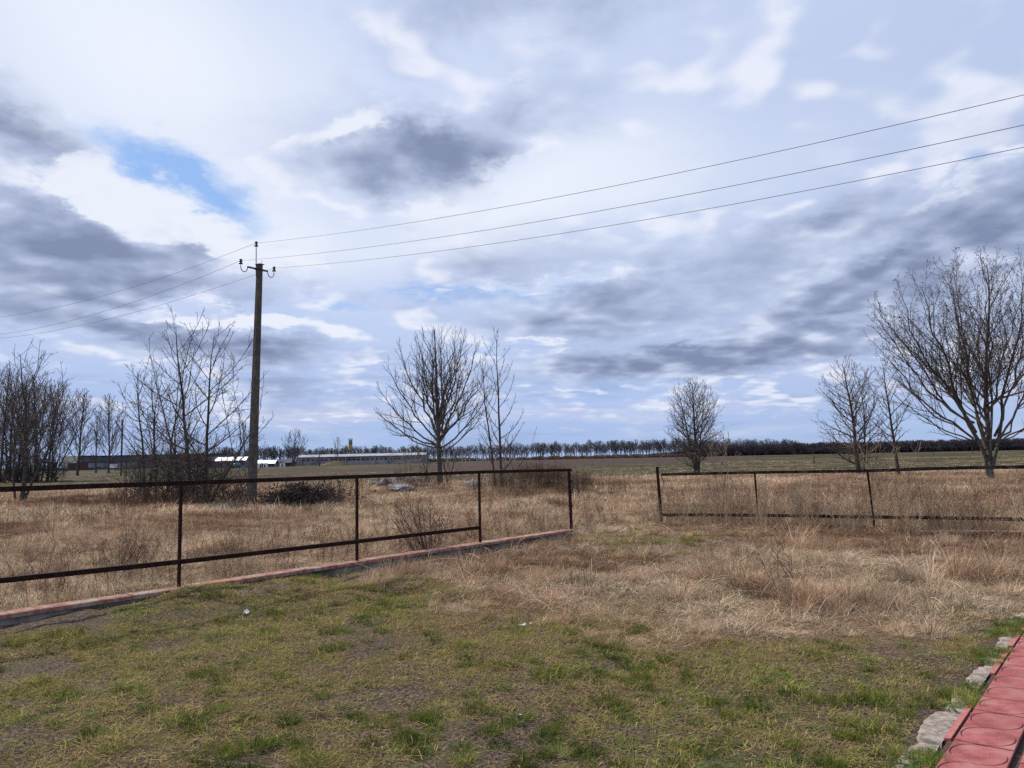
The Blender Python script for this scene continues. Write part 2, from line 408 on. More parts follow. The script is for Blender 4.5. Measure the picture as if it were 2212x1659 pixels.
MAT = {}
def ground_material():
    m, t, out = new_mat('ground_soil')
    g = t.new('ShaderNodeNewGeometry'); P = g.outputs['Position']
    def at(n): return t.new('ShaderNodeAttribute', attribute_type='GEOMETRY', attribute_name=n).outputs['Fac']
    straw, green, plough = at('straw'), at('meadow'), at('plough')
    n_f = t.noise(P, 38, 6, 0.7); n_m = t.noise(P, 3.1, 6, 0.6); n_l = t.noise(P, 0.45, 5, 0.6); n_x = t.noise(P, 0.06, 5, 0.6)
    soil = t.ramp(n_f, [(0.36, (0.016, 0.011, 0.009)), (0.5, (0.070, 0.050, 0.038)), (0.62, (0.19, 0.14, 0.105))])
    soil = t.mix(t.math('MULTIPLY', t.smooth(n_m, 0.45, 0.65), 0.55), soil, (0.075, 0.075, 0.028))
    st = t.ramp(n_f, [(0.36, (0.045, 0.028, 0.019)), (0.5, (0.16, 0.105, 0.065)), (0.64, (0.34, 0.24, 0.15))])  # thatch colour goes darker in the hollows of the bump
    st = t.mix(t.math('MULTIPLY', t.smooth(n_l, 0.42, 0.62), 0.5), st, (0.19, 0.115, 0.07))
    # meadow: long streaks of old grass and fresh green lying across the view
    sp = t.new('ShaderNodeSeparateXYZ'); t.l.new(P, sp.inputs[0])
    wx, wy = sp.outputs[0], sp.outputs[1]
    ly = t.math('LOGARITHM', t.math('MAXIMUM', wy, 5.0), 2.718)
    s1 = t.noise(t.comb(t.math('MULTIPLY', wx, 0.014), t.math('MULTIPLY', ly, 7.5), 0.0), 1.0, 5, 0.65)
    s2 = t.noise(t.comb(t.math('MULTIPLY', wx, 0.07), t.math('MULTIPLY', ly, 22.0), 5.0), 1.0, 4, 0.65)
    gm = t.mix(t.smooth(s1, 0.38, 0.6), (0.026, 0.028, 0.009), (0.064, 0.047, 0.022))
    gm = t.mix(t.math('MULTIPLY', t.smooth(s2, 0.5, 0.66), 0.7), gm, (0.15, 0.12, 0.068))
    gm = t.mix(t.math('MULTIPLY', t.smooth(s2, 0.47, 0.38), 0.8), gm, (0.010, 0.012, 0.006))
    pl = t.mix(t.smooth(t.noise(t.comb(t.math('MULTIPLY', wx, 0.1), t.math('MULTIPLY', wy, 0.6), 0.0), 1.0, 5, 0.7), 0.35, 0.65), (0.040, 0.026, 0.021), (0.070, 0.047, 0.036))
    col = t.mix(straw, soil, st)
    col = t.mix(green, col, gm)
    col = t.mix(plough, col, pl)
    prin(t, out, col, 0.95, 0, t.math('ADD', n_f, n_m), 0.6, 0.03, 0.1)
    return m
MAT['ground'] = ground_material()
MAT['lawn'] = leaf_mat('lawn_blades', [(0.0, (0.15, 0.090, 0.060)), (0.16, (0.36, 0.255, 0.145)), (0.34, (0.35, 0.285, 0.095)), (0.55, (0.225, 0.25, 0.050)), (0.78, (0.105, 0.160, 0.028)), (1.0, (0.032, 0.068, 0.013))], 0.35, 0.55)
MAT['weed_leaf'] = leaf_mat('weed_leaves', [(0.0, (0.10, 0.14, 0.05)), (0.5, (0.075, 0.13, 0.035)), (1.0, (0.045, 0.10, 0.03))], 0.35, 0.6)
MAT['straw'] = leaf_mat('dry_blades', [(0.0, (0.065, 0.040, 0.028)), (0.25, (0.25, 0.135, 0.075)), (0.5, (0.42, 0.285, 0.19)), (0.75, (0.60, 0.46, 0.315)), (0.92, (0.74, 0.64, 0.48)), (1.0, (0.075, 0.085, 0.028))], 0.30, 0.7)
MAT['stem'] = leaf_mat('dry_stems', [(0.0, (0.07, 0.045, 0.034)), (0.5, (0.24, 0.16, 0.11)), (1.0, (0.52, 0.42, 0.28))], 0.05, 0.4)
MAT['bark'] = two_tone('dark_bark', (0.030, 0.024, 0.022), (0.085, 0.070, 0.060), 9, 0.9, bump_s=0.8, bump_d=0.02)
MAT['bark_grey'] = two_tone('grey_green_bark', (0.042, 0.039, 0.031), (0.095, 0.088, 0.070), 7, 0.9, bump_s=0.8, bump_d=0.02)
MAT['bark_hazed'] = two_tone('hazed_distant_bark', (0.085, 0.076, 0.085), (0.14, 0.125, 0.135), 0.5, 0.95, bump_s=0, obj_rand=0.5)  # bark coloured paler and bluish, standing in for the haze of distance
MAT['bark_wood'] = two_tone('wood_mass_bark', (0.045, 0.038, 0.045), (0.085, 0.072, 0.080), 0.3, 0.95, bump_s=0)
MAT['twig'] = two_tone('twig_bark', (0.060, 0.046, 0.040), (0.13, 0.105, 0.090), 3, 0.9, bump_s=0)
MAT['rust'] = two_tone('rusted_iron', (0.008, 0.006, 0.006), (0.040, 0.018, 0.012), 26, 0.9, bump_s=0.5, bump_d=0.003, third=(0.016, 0.009, 0.008), spec=0.12)
MAT['rust_pale'] = two_tone('weathered_rail_iron', (0.010, 0.007, 0.007), (0.045, 0.028, 0.024), 18, 0.85, bump_s=0.5, bump_d=0.003, third=(0.07, 0.05, 0.045), spec=0.15)
MAT['concrete'] = two_tone('old_concrete', (0.12, 0.11, 0.10), (0.24, 0.225, 0.205), 7, 0.9, bump_s=0.6, bump_d=0.01, third=(0.075, 0.07, 0.06))
MAT['pole'] = two_tone('pole_concrete', (0.070, 0.060, 0.050), (0.120, 0.104, 0.088), 5, 0.95, bump_s=0.5, bump_d=0.006, third=(0.06, 0.055, 0.05), spec=.15)
MAT['rubble'] = two_tone('rubble_concrete', (0.11, 0.105, 0.10), (0.30, 0.29, 0.28), 5, 0.95, bump_s=0.9, bump_d=0.03, third=(0.085, 0.075, 0.065))
MAT['mortar'] = two_tone('pale_mortar', (0.17, 0.135, 0.11), (0.33, 0.275, 0.235), 30, 0.95, bump_s=0.9, bump_d=0.008, third=(0.13, 0.115, 0.09))
MAT['cap'] = two_tone('worn_red_cap', (0.22, 0.085, 0.065), (0.33, 0.20, 0.155), 14, 0.9, bump_s=0.6, bump_d=0.004, third=(0.33, 0.25, 0.20), spec=.15)
MAT['tile'] = two_tone('red_paving', (0.29, 0.068, 0.066), (0.36, 0.10, 0.095), 70, 0.85, bump_s=0.35, bump_d=0.002, third=(0.33, 0.115, 0.105), spec=.2, obj_rand=0.12)
def dirty_shaded_tile():
    m, t, out = new_mat('red_paving'); tc = t.new('ShaderNodeTexCoord'); v = tc.outputs['Object']; g = t.new('ShaderNodeNewGeometry').outputs['Position']
    d = t.new('ShaderNodeAttribute', attribute_type='GEOMETRY', attribute_name='dirt_shade').outputs['Fac']
    n = t.noise(g, 110, 5, 0.7); n2 = t.noise(g, 5.5, 5, 0.62); oi = t.new('ShaderNodeObjectInfo').outputs['Random']
    col = t.mix(t.smooth(n, .35, .65), (0.27, 0.068, 0.068), (0.36, 0.115, 0.112))
    col = t.mix(t.smooth(n2, .45, .66, 0, .75), col, (0.37, 0.185, 0.165))
    col = t.mix(t.smooth(n2, .47, .36, 0, .65), col, (0.17, 0.055, 0.048))
    col = t.mix(t.math('MULTIPLY', oi, .4), col, (0.22, 0.06, 0.055))
    col = t.mix(t.smooth(n, .68, .74, 0, .6), col, (0.50, 0.36, 0.33))
    col = t.mix(t.math('MULTIPLY', d, .9), col, (0.055, 0.016, 0.014))  # groove and edge shade painted in dark, together with the dirt there
    prin(t, out, col, .85, 0, n, .4, .002, .2); return m
MAT['tile'] = dirty_shaded_tile()
MAT['tile_edge'] = two_tone('red_kerb', (0.30, 0.09, 0.08), (0.38, 0.15, 0.125), 40, 0.85, bump_s=0.4, bump_d=0.003)
MAT['groove'] = two_tone('joint_dirt', (0.030, 0.018, 0.014), (0.10, 0.06, 0.045), 60, 0.95, bump_s=0.3)
MAT['porcelain'] = two_tone('insulator_glaze', (0.035, 0.022, 0.018), (0.05, 0.03, 0.025), 4, 0.25, bump_s=0, spec=0.5)
MAT['iron'] = two_tone('dark_iron', (0.02, 0.018, 0.018), (0.06, 0.045, 0.04), 15, 0.6, metal=0.3, bump_s=0.2)
MAT['wire'] = two_tone('aluminium_wire', (0.14, 0.14, 0.15), (0.2, 0.2, 0.21), 2, 0.5, metal=0.3, bump_s=0)
MAT['white'] = two_tone('white_scrap', (0.55, 0.55, 0.56), (0.74, 0.74, 0.74), 20, 0.6, bump_s=0.2)

# ------------------------------------------------------------------ ground sheet
def build_ground():
    rr = [0.0] + list(1.5 * 1.021 ** np.arange(0, 385))
    rr = [r for r in rr if r < 4500]
    az = np.unique(np.concatenate([np.linspace(-180, -62, 50), np.linspace(-62, 62, 400), np.linspace(62, 180, 50)]))
    az = rad(1) * az[:-1]
    R, A = np.meshgrid(np.array(rr), az, indexing='ij')
    X = R * np.sin(A); Y = R * np.cos(A); Z = gz(X, Y)
    V = np.stack([X, Y, Z], -1).reshape(-1, 3)
    nr, na = R.shape
    i = np.arange(nr - 1)[:, None]; j = np.arange(na)[None, :]
    Q = np.stack([i * na + j, i * na + (j + 1) % na, (i + 1) * na + (j + 1) % na, (i + 1) * na + j], -1).reshape(-1, 4)[:, ::-1]
    me = mesh('ground', V, Q, True)
    x, y = V[:, 0], V[:, 1]
    fattr(me, 'straw', straw_w(x, y))
    edge = 55 + (fbm(x * 0.05, y * 0.05, 7) - 0.5) * 8 + x * 0.05
    fattr(me, 'meadow', sstep(-3, 3, y - edge) * (y > 0) + (np.hypot(x, y) > 60) * (y <= 40))
    poly = [(-48, 101), (-34, 96), (0, 106), (9, 128), (24, 142), (70, 225), (150, 470), (-2, 420), (-14, 300), (-40, 140)]
    ins = np.zeros(len(x), bool); k = len(poly); jx = x + (fbm(x * .08, y * .08, 2) - .5) * 5; jy = y + (fbm(x * .08, y * .08, 4) - .5) * 5
    for a in range(k):
        x1, y1 = poly[a]; x2, y2 = poly[(a + 1) % k]
        c = ((y1 > jy) != (y2 > jy)) & (jx < (x2 - x1) * (jy - y1) / (y2 - y1 + 1e-9) + x1)
        ins ^= c
    fattr(me, 'plough', ins.astype(float))
    tag(obj('ground', me, MAT['ground']), kind='structure')
build_ground()

# ------------------------------------------------------------------ low walls with red caps
def low_wall(A, B, n, width, top, bottom, label, caps, name='low_wall'):
    root = empty(name, (A.x, A.y, 0))
    d = (B - A).normalized(); L = (B - A).length
    loc = lambda t, s, z: (d.x * t - n.x * s, d.y * t - n.y * s, z)
    b = Bag(); rng = random.Random(4)
    # body in short lengths so that the face is uneven
    N = 26
    V = []
    for i in range(N + 1):
        t = L * i / N; j = rng.uniform(-.012, .012)
        V += [loc(t, 0.02 + j, bottom), loc(t, 0.02 + j * .5, top - .045), loc(t, width - .02, top - .045), loc(t, width - .02, bottom)]
    Q = []
    for i in range(N):
        for k in range(3): Q.append((i * 4 + k, (i + 1) * 4 + k, (i + 1) * 4 + k + 1, i * 4 + k + 1))
    Q += [(0, 1, 2, 3), (N * 4 + 3, N * 4 + 2, N * 4 + 1, N * 4)]
    b.add(V, Q)
    obj('body', b.mesh('wall_body'), MAT['concrete'], root)
    for (t0, t1) in caps:
        c = Bag(); n_ = max(3, int((t1 - t0) / 0.25)); V = []; Q = []
        for i in range(n_ + 1):
            t = t0 + (t1 - t0) * i / n_; j = rng.uniform(-.006, .006); h = rng.uniform(-.003, .003)
            V += [loc(t, -.012 + j, top - .045), loc(t, -.012 + j, top - .008 + h), loc(t, 0.0 + j, top + h), loc(t, width + j, top + h), loc(t, width + .012 + j, top - .045)]
        for i in range(n_):
            for k in range(5): Q.append((i * 5 + k, (i + 1) * 5 + k, (i + 1) * 5 + (k + 1) % 5, i * 5 + (k + 1) % 5))
        b5 = [(0, 1, 2, 3), (0, 3, 4, 4)]
        c.add(V, Q, [(0, 1, 2), (0, 2, 3), (0, 3, 4), (n_ * 5, n_ * 5 + 2, n_ * 5 + 1), (n_ * 5, n_ * 5 + 3, n_ * 5 + 2), (n_ * 5, n_ * 5 + 4, n_ * 5 + 3)])
        obj('cap', c.mesh('wall_cap'), MAT['cap'], root)
    tag(root, label, 'low wall')
    return root
LW = (WB - WA).length
def tw(px, py):   # distance along the left wall of a point seen on its cap
    p = at_z(px, py, WALL_Z); return (p - WA).dot(wall_dir)
T1, T2 = tw(700, 1217), tw(975, 1178)
low_wall(WA, WB, wall_n, 0.20, WALL_Z, -0.25, 'low concrete wall with worn red cap under the left iron fence',
         [(0, T1 * .44), (T1 * .44 + .012, T1), (T1 + .02, T2 - .25), (T2 - .2, LW)], 'low_wall')
rdir = (RW_B - RW_A).normalized(); rn = Vector((rdir.y, -rdir.x, 0))
low_wall(RW_A, RW_B, rn, 0.2, 0.10, -0.2, 'low red-capped wall half buried in dry grass at the right edge', [(0, .95), (.97, (RW_B - RW_A).length)], 'low_wall')

# ------------------------------------------------------------------ iron fences
def col_on_line(px, A, d):
    """distance along the line A + t d of the point seen in picture column px (taken at the horizon)"""
    r = ray(px, 1090); k = r.x / r.y
    return (k * A.y - A.x) / (d.x - k * d.y)
FA = WA - wall_n * 0.10
def fence_left():
    root = empty('iron_fence', (FA.x, FA.y, WALL_Z))
    def Pt(t, z): return (wall_dir.x * t, wall_dir.y * t, z - WALL_Z)
    tt = [col_on_line(px, FA, wall_dir) for px in (-235, 390, 771, 1036, 1233)]
    tops = [1.40, 1.385, 1.375, 1.37, 1.335]
    def rail_z(t): return float(np.interp(t, tt, tops))
    # posts
    for i, (t, z) in enumerate(zip(tt, tops)):
        b = Bag(); w = 0.045 if i == 4 else 0.032
        b.bar(Pt(t, WALL_Z + (0.002)), Pt(t + (-.035 if i == 4 else 0.0), z - 0.0305), w, w, up=(wall_n.x, wall_n.y, 0))
        p = obj('post', b.mesh('post'), MAT['rust'], root)
        if i == 4:
            tb = Tubes(); pts = []
            for k in range(9):
                a = -PI / 2 + PI * k / 8
                c = Pt(t + .02 + math.cos(a) * .085, 1.02 + math.sin(a) * .095)
                pts.append(Vector(c))
            tb.add(pts, [.011] * 9, 6); obj('hinge_ring', tb.mesh('hinge_ring'), MAT['rust'], p)
            c = Bag(); c.box(Pt(t - .004, .62), (.06, .06, .04), math.atan2(wall_dir.y, wall_dir.x)); obj('weld_collar', c.mesh('weld_collar'), MAT['rust'], p)
    # rails: angle iron, a vertical leaf and a flat leaf, slightly bowed
    def rail(t0, t1, zf, name):
        b = Bag(); n = 14; V = []; Q = []
        nx, ny = wall_n.x, wall_n.y
        for i in range(n + 1):
            t = t0 + (t1 - t0) * i / n; z = zf(t)
            x, y, zz = Pt(t, z)
            for s, h in ((.030, -.030), (.030, .024), (-.024, .024), (-.024, .018), (.024, .018), (.024, -.030)): V.append((x + nx * s, y + ny * s, zz + h))
        for i in range(n):
            for k in range(6): Q.append((i * 6 + k, i * 6 + (k + 1) % 6, (i + 1) * 6 + (k + 1) % 6, (i + 1) * 6 + k))
        b.add(V, Q, [(0, 1, 4), (0, 4, 5), (1, 2, 3), (1, 3, 4), (n*6, n*6+4, n*6+1), (n*6, n*6+5, n*6+4), (n*6+1, n*6+3, n*6+2), (n*6+1, n*6+4, n*6+3)])
        obj(name, b.mesh(name), MAT['rust'], root)
    rail(-1.0, tt[4] + .03, rail_z, 'rail')
    za, zb = 0.40, 0.395
    A = at_y(0, 1255, 0.0001)
    # height of the lower rail from where it is seen
    def z_at(px, py):
        t = col_on_line(px, FA, wall_dir); p = FA + wall_dir * t; r = ray(px, py); return EYE + r.z * p.y / r.y
    z0, z1, z2 = z_at(0, 1254), z_at(390, 1213), z_at(1035, 1139)
    t0, t1 = col_on_line(0, FA, wall_dir), col_on_line(390, FA, wall_dir)
    rail(-1.0, tt[3] - .02, lambda t: float(np.interp(t, [t0, t1, tt[3]], [z0, z1, z2])), 'rail')
    tag(root, 'dark rusty iron fence frame with no mesh standing on the red-capped wall at left', 'fence', 'iron fences')
fence_left()

R0 = Vector((3.40, 17.3, 0)); R1 = Vector((9.7, 12.9, 0))
def fence_right():
    d = (R1 - R0).normalized(); n = Vector((-d.y, d.x, 0)) * -1
    root = empty('iron_fence', (R0.x, R0.y, 0))
    def Pt(t, z): return (d.x * t, d.y * t, z)
    def z_at(px, py):
        t = col_on_line(px, R0, d); p = R0 + d * t; r = ray(px, py); return t, EYE + r.z * p.y / r.y
    top = [z_at(*q) for q in ((1432, 1025), (1635, 1020.5), (1885, 1017), (2050, 1011), (2212, 1008.5))]
    low = [z_at(*q) for q in ((1432, 1112), (1635, 1113), (1885, 1117), (2050, 1119), (2212, 1122))]
    def prof(tab): 
        a = [k[0] for k in tab]; b = [k[1] for k in tab]
        return lambda t: float(np.interp(t, a, b)) 
    ft, fl = prof(top), prof(low)
    tE = top[-1][0] + 1.2
    for nm, f in (('rail', ft), ('rail', fl)):
        b = Bag(); N = 12; V = []; Q = []
        for i in range(N + 1):
            t = top[0][0] + (tE - top[0][0]) * i / N; x, y, z = Pt(t, f(t))
            for s, h in ((-.028, -.030), (.028, -.030), (.028, .030), (-.028, .030)): V.append((x + n.x * s, y + n.y * s, z + h))
        for i in range(N):
            for k in range(4): Q.append((i * 4 + k, i * 4 + (k + 1) % 4, (i + 1) * 4 + (k + 1) % 4, (i + 1) * 4 + k))
        Q += [(0, 3, 2, 1), (N * 4, N * 4 + 1, N * 4 + 2, N * 4 + 3)]
        b.add(V, Q); obj(nm, b.mesh(nm), MAT['rust_pale'], root)
    for px, zt, zb, w, lean in ((1427, z_at(1425, 1008)[1], -.15, .05, -.05), (1635, None, -.1, .03, -.01), (1885, None, -.1, .034, -.05)):
        t = z_at(px, 1060)[0]
        z1 = (ft(t) - .0245) if zt is None else zt
        b = Bag(); b.bar(Pt(t + .02, zb), Pt(t + lean, z1), w, w, up=(n.x, n.y, 0))
        p = obj('post', b.mesh('post'), MAT['rust'], root)
        if zt is not None:
            tb = Tubes(); tb.add([Vector(Pt(t + .03, ft(t) - .0)), Vector(Pt(t + .06, ft(t) - .08)), Vector(Pt(t + .10, ft(t) - .2)), Vector(Pt(t + .06, ft(t) - .32)), Vector(Pt(t + .01, ft(t) - .36))], [.008] * 5, 5)
            obj('hook', tb.mesh('hook'), MAT['rust'], p)
            c = Bag(); c.bar(Pt(t + .02, fl(t) + .0), Pt(t + .28, fl(t) - .01), .06, .035, up=(n.x, n.y, 0)); obj('bracket', c.mesh('bracket'), MAT['rust'], p)
    tag(root, 'rusty iron fence frame among tall dry weeds at right, with one taller end post', 'fence', 'iron fences')
fence_right()

# ------------------------------------------------------------------ power pole and wires
def lathe(bag, c, prof, k=14, axis=None):
    V = []; Q = []
    for i, (r, z) in enumerate(prof):
        for j in range(k):
            a = 2 * PI * j / k; V.append((c[0] + r * math.cos(a), c[1] + r * math.sin(a), c[2] + z))
    for i in range(len(prof) - 1):
        for j in range(k): Q.append((i * k + j, i * k + (j + 1) % k, (i + 1) * k + (j + 1) % k, (i + 1) * k + j))
    bag.add(V, Q)
INS = [(0.0, -.10), (.035, -.10), (.075, -.095), (.085, -.075), (.05, -.045), (.04, -.02), (.062, -.005), (.062, .015), (.04, .03), (.038, .05), (.058, .06), (.058, .085), (.035, .10), (0.0, .105)]
POLE = at_z(543, 1092, 0.0); POLE_H = at_y(561, 571, POLE.y).z
arm_az = rad(36); adir = Vector((math.sin(arm_az), math.cos(arm_az), 0)); ldir = Vector((adir.y, -adir.x, 0))
ATT = []
def power_pole():
    root = empty('power_pole', (POLE.x, POLE.y, 0))
    lean = at_y(561, 571, POLE.y).x - POLE.x
    def ax(z): return lean * z / POLE_H
    rz = math.atan2(ldir.y, ldir.x)
    V = []; Q = []; N = 8
    for i in range(N + 1):
        z = -0.6 + (POLE_H + .6) * i / N; f = i / N
        w, dp, ch = 0.130 - .035 * f, 0.160 - .065 * f, .025
        ring = [(-w + ch, -dp), (w - ch, -dp), (w, -dp + ch), (w, dp - ch), (w - ch, dp), (-w + ch, dp), (-w, dp - ch), (-w, -dp + ch)]
        for (a, b) in ring:
            X = ldir.x * a + adir.x * b; Y = ldir.y * a + adir.y * b
            V.append((X + ax(max(z, 0)), Y, z))
    for i in range(N):
        for k in range(8): Q.append((i * 8 + k, i * 8 + (k + 1) % 8, (i + 1) * 8 + (k + 1) % 8, (i + 1) * 8 + k))
    tp = N * 8
    b = Bag(); b.add(V, Q, [(tp, tp + k, tp + k + 1) for k in range(1, 7)])
    obj('shaft', b.mesh('shaft'), MAT['pole'], root)
    top = Vector((ax(POLE_H), 0, POLE_H))
    # steel arm
    b = Bag(); za = POLE_H - .17
    a0 = Vector((top.x, 0, za)) - adir * 0.46 - ldir * .125; a1 = Vector((top.x, 0, za)) + adir * 0.46 - ldir * .125
    b.bar(a0, a1, .055, .06); obj('cross_arm', b.mesh('cross_arm'), MAT['iron'], root)
    for dz in (-.05, .16):
        b = Bag(); b.box((top.x, 0, za + dz), (.28, .24, .02), rz); obj('clamp_band', b.mesh('clamp_band'), MAT['iron'], root)
    # hooks and pin
    def hook(end, sgn):
        pts = []
        for k in range(10):
            a = PI * k / 9
            pts.append(end + adir * sgn * (.15 - .15 * math.cos(a)) + Vector((0, 0, -.03 - .19 * math.sin(a))))
        pts.append(pts[-1] + Vector((0, 0, .10)))
        tb = Tubes(); tb.add(pts, [.016] * len(pts), 7); h = obj('hook', tb.mesh('hook'), MAT['iron'], root)
        c = pts[-1] + Vector((0, 0, .08)); g = Bag(); lathe(g, c, INS); obj('insulator', g.mesh('insulator', True), MAT['porcelain'], h)
        return c
    c1 = hook(a0 + Vector((0, 0, .0)), -1); c2 = hook(a1, 1)
    pin = at_y(553.5, 527, POLE.y); pinr = Vector((pin.x - POLE.x, 0, pin.z))
    tb = Tubes(); base = Vector((pinr.x + .02, -.02, POLE_H - .5)); tb.add([base, Vector((pinr.x, 0, pinr.z - .08))], [.019, .016], 7)
    h = obj('pin', tb.mesh('pin'), MAT['iron'], root)
    g = Bag(); lathe(g, pinr, INS); obj('insulator', g.mesh('insulator', True), MAT['porcelain'], h)
    tb = Tubes(); tb.add([Vector((top.x + .10, -.05, POLE_H - .02)), Vector((top.x + .10, -.05, POLE_H + .13))], [.012, .008], 5); obj('bolt', tb.mesh('bolt'), MAT['iron'], root)
    for c in (pinr, c1, c2): ATT.append(Vector((POLE.x, POLE.y, 0)) + c + Vector((0, 0, .04)) - ldir * .05)
    tag(root, 'concrete power pole with iron cross arm and three insulators beside the brush pile', 'power pole')
power_pole()
def wires():
    labs = ['topmost overhead wire, carried by the pin insulator on the pole tip', 'middle overhead wire, on the left hook insulator of the pole', 'lowest overhead wire, on the right hook insulator of the pole']
    ends = [((0, 685), (2212, 205)), ((0, 722), (2212, 270)), ((0, 731), (2212, 318))]
    for i in range(3):
        a = ATT[i]; tb = Tubes()
        for (px, py), far in ((ends[i][0], 1), (ends[i][1], 0)):
            # meets the frame edge at this point; find the depth where the line direction crosses that column
            dl = ldir * (-1 if far else 1)
            r = ray(px, py); k = r.x / r.y
            t = (k * a.y - a.x) / (dl.x - k * dl.y)
            e = a + dl * t; e.z = EYE + r.z * e.y / r.y
            S = t * 1.45; sag = 0.9 if far else 0.75
            # parabola through a and e
            z0 = a.z; c2 = sag * 4 / (S * S); c1 = (e.z - z0 - c2 * t * t) / t
            pts = [Vector((a.x + dl.x * s, a.y + dl.y * s, z0 + c1 * s + c2 * s * s)) for s in np.linspace(0, S, 36)]
            tb.add(pts, [.0075] * len(pts), 5)
        o = obj('overhead_wire', tb.mesh('overhead_wire'), MAT['wire'])
        tag(o, labs[i], 'wire', 'overhead wires')
wires()

# ------------------------------------------------------------------ red paved path
def path():
    W = 0.40
    e = at_z(2183, 1659, 0.03); W = (e - PATH_A).dot(pn)
    # tile joints read along the left edge
    ys = [(3600 + a * .2556, 2600 + b * .2556) for a, b in ((445, 1510), (637, 1235), (812, 985), (962, 770))]
    ts = [(at_z(a / 1.823, b / 1.823, .03) - PATH_A).dot(pdir) for a, b in ys]
    Lt = (ts[-1] - ts[0]) / 3
    root = empty('path', (PATH_A.x, PATH_A.y, 0)); tag(root, kind='structure')
    b = Bag()
    V = []
    for (t, s, z) in ((-4, -.03, .012), (9, -.03, .012), (9, 3.4, .012), (-4, 3.4, .012), (-4, -.03, -.2), (9, -.03, -.2), (9, 3.4, -.2), (-4, 3.4, -.2)):
        p = pdir * t + pn * s; V.append((p.x, p.y, z))
    b.add(V, [(0, 3, 2, 1), (0, 1, 5, 4), (1, 2, 6, 5), (2, 3, 7, 6), (3, 0, 4, 7)])
    obj('bedding', b.mesh('bedding'), MAT['groove'], root)
    def tile_mesh(w, l, name):
        n = 112; a = np.linspace(0, 1, n + 1)
        U, T = np.meshgrid(a * w, a * l, indexing='ij')
        r = 0.46 * min(w, l)
        du, dt = U - w / 2, T - l / 2
        rr = np.hypot(du / (w * .45), dt / (l * .485)); ang = np.degrees(np.arctan2(dt, du)) % 360
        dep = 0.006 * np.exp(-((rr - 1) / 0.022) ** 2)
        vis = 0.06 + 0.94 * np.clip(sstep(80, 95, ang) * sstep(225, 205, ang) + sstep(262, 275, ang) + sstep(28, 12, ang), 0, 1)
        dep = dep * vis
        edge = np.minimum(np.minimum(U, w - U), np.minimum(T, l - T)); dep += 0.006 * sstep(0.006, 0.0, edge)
        Zt = 0.036 - dep
        V = np.stack([U, T, Zt], -1).reshape(-1, 3)
        i = np.arange(n)[:, None]; j = np.arange(n)[None, :]; m = n + 1
        Q = np.stack([i * m + j, (i + 1) * m + j, (i + 1) * m + j + 1, i * m + j + 1], -1).reshape(-1, 4)
        bg = Bag(); bg.add(V, Q); dirt_shade = np.clip((dep / .006).ravel() * 1.15, 0, 1)
        c = [(0, 0), (w, 0), (w, l), (0, l)]
        bg.add([(x, y, .030) for x, y in c] + [(x, y, .0) for x, y in c], [(0, 4, 5, 1), (1, 5, 6, 2), (2, 6, 7, 3), (3, 7, 4, 0)])
        me = bg.mesh(name, True); fattr(me, 'dirt_shade', np.concatenate([dirt_shade, np.ones(8)])); return me
    rng = random.Random(2)
    g = .004
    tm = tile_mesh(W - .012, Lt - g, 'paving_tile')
    for row in range(4):
        off = row * (W + .022)
        for k in range(-4, 15):
            t = ts[0] + k * Lt + (0.5 * Lt if row % 2 else 0)
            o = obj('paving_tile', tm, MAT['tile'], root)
            p = pdir * (t + rng.uniform(-.002, .002)) + pn * (off + .004)
            o.location = (p.x, p.y, rng.uniform(-.0015, .0015) - (.003 if row else 0))
            o.rotation_euler = (rng.uniform(-.004, .004), rng.uniform(-.004, .004), math.atan2(pn.y, pn.x) + rng.uniform(-.004, .004))
    # narrow red kerb strips along the edge, and the broken mortar beside them
    for (t0, t1, s) in ((-2.5, .03, -.055), (.50, 1.20, -.05), (2.05, 2.9, -.05), (3.0, 4.2, -.05)):
        c = Bag(); V = []; N = 7
        for i in range(N + 1):
            t = t0 + (t1 - t0) * i / N
            for (ss, z) in ((s - .0, -.05), (s + rng.uniform(-.003, .002), .021), (s + .034, .023), (s + .036, -.05)):
                p = pdir * t + pn * ss; V.append((p.x, p.y, z + rng.uniform(-.001, .002)))
        Q = []
        for i in range(N):
            for k in range(3): Q.append((i * 4 + k, i * 4 + k + 1, (i + 1) * 4 + k + 1, (i + 1) * 4 + k))
        Q += [(0, 3, 2, 1), (N * 4, N * 4 + 1, N * 4 + 2, N * 4 + 3)]
        c.add(V, Q); obj('kerb_strip', c.mesh('kerb_strip'), MAT['tile_edge'], root)
    # mortar pieces
    for (t0, t1, w) in ((-1.8, -.30, .13), (-.29, .40, .14), (.405, 1.02, .15), (1.03, 1.5, .13), (1.51, 2.3, .11), (2.31, 3.2, .11), (3.21, 4.6, .11)):
        n = int((t1 - t0) / .022) + 3; k = 9; V = []; Q = []
        for i in range(n + 1):
            t = t0 + (t1 - t0) * i / n
            endt = min(1, min(i, n - i) / 3.0)
            wd = w * (0.62 + .75 * fbm(t * 2.6, 2.2, 11, 2)) + (fbm(t * 30, 1.1, 13, 3) - .5) * .03 - .012 * (endt < .7)
            for j in range(k + 1):
                s = -.046 - wd * j / k
                z = .017 * (.5 + .5 * min(1, endt * 2)) * (1 - .45 * (j / k) ** 3) + (fbm(t * 24, s * 24, 5) - .5) * .007
                if j == k or i in (0, n): z = -.04
                p = pdir * t + pn * s; V.append((p.x, p.y, z))
        for i in range(n):
            for j in range(k): Q.append((i * (k + 1) + j, (i + 1) * (k + 1) + j, (i + 1) * (k + 1) + j + 1, i * (k + 1) + j + 1))
        o = obj('mortar_piece', mesh('mortar_piece', V, np.array(Q)[:, ::-1], True), MAT['mortar'], root)
path()

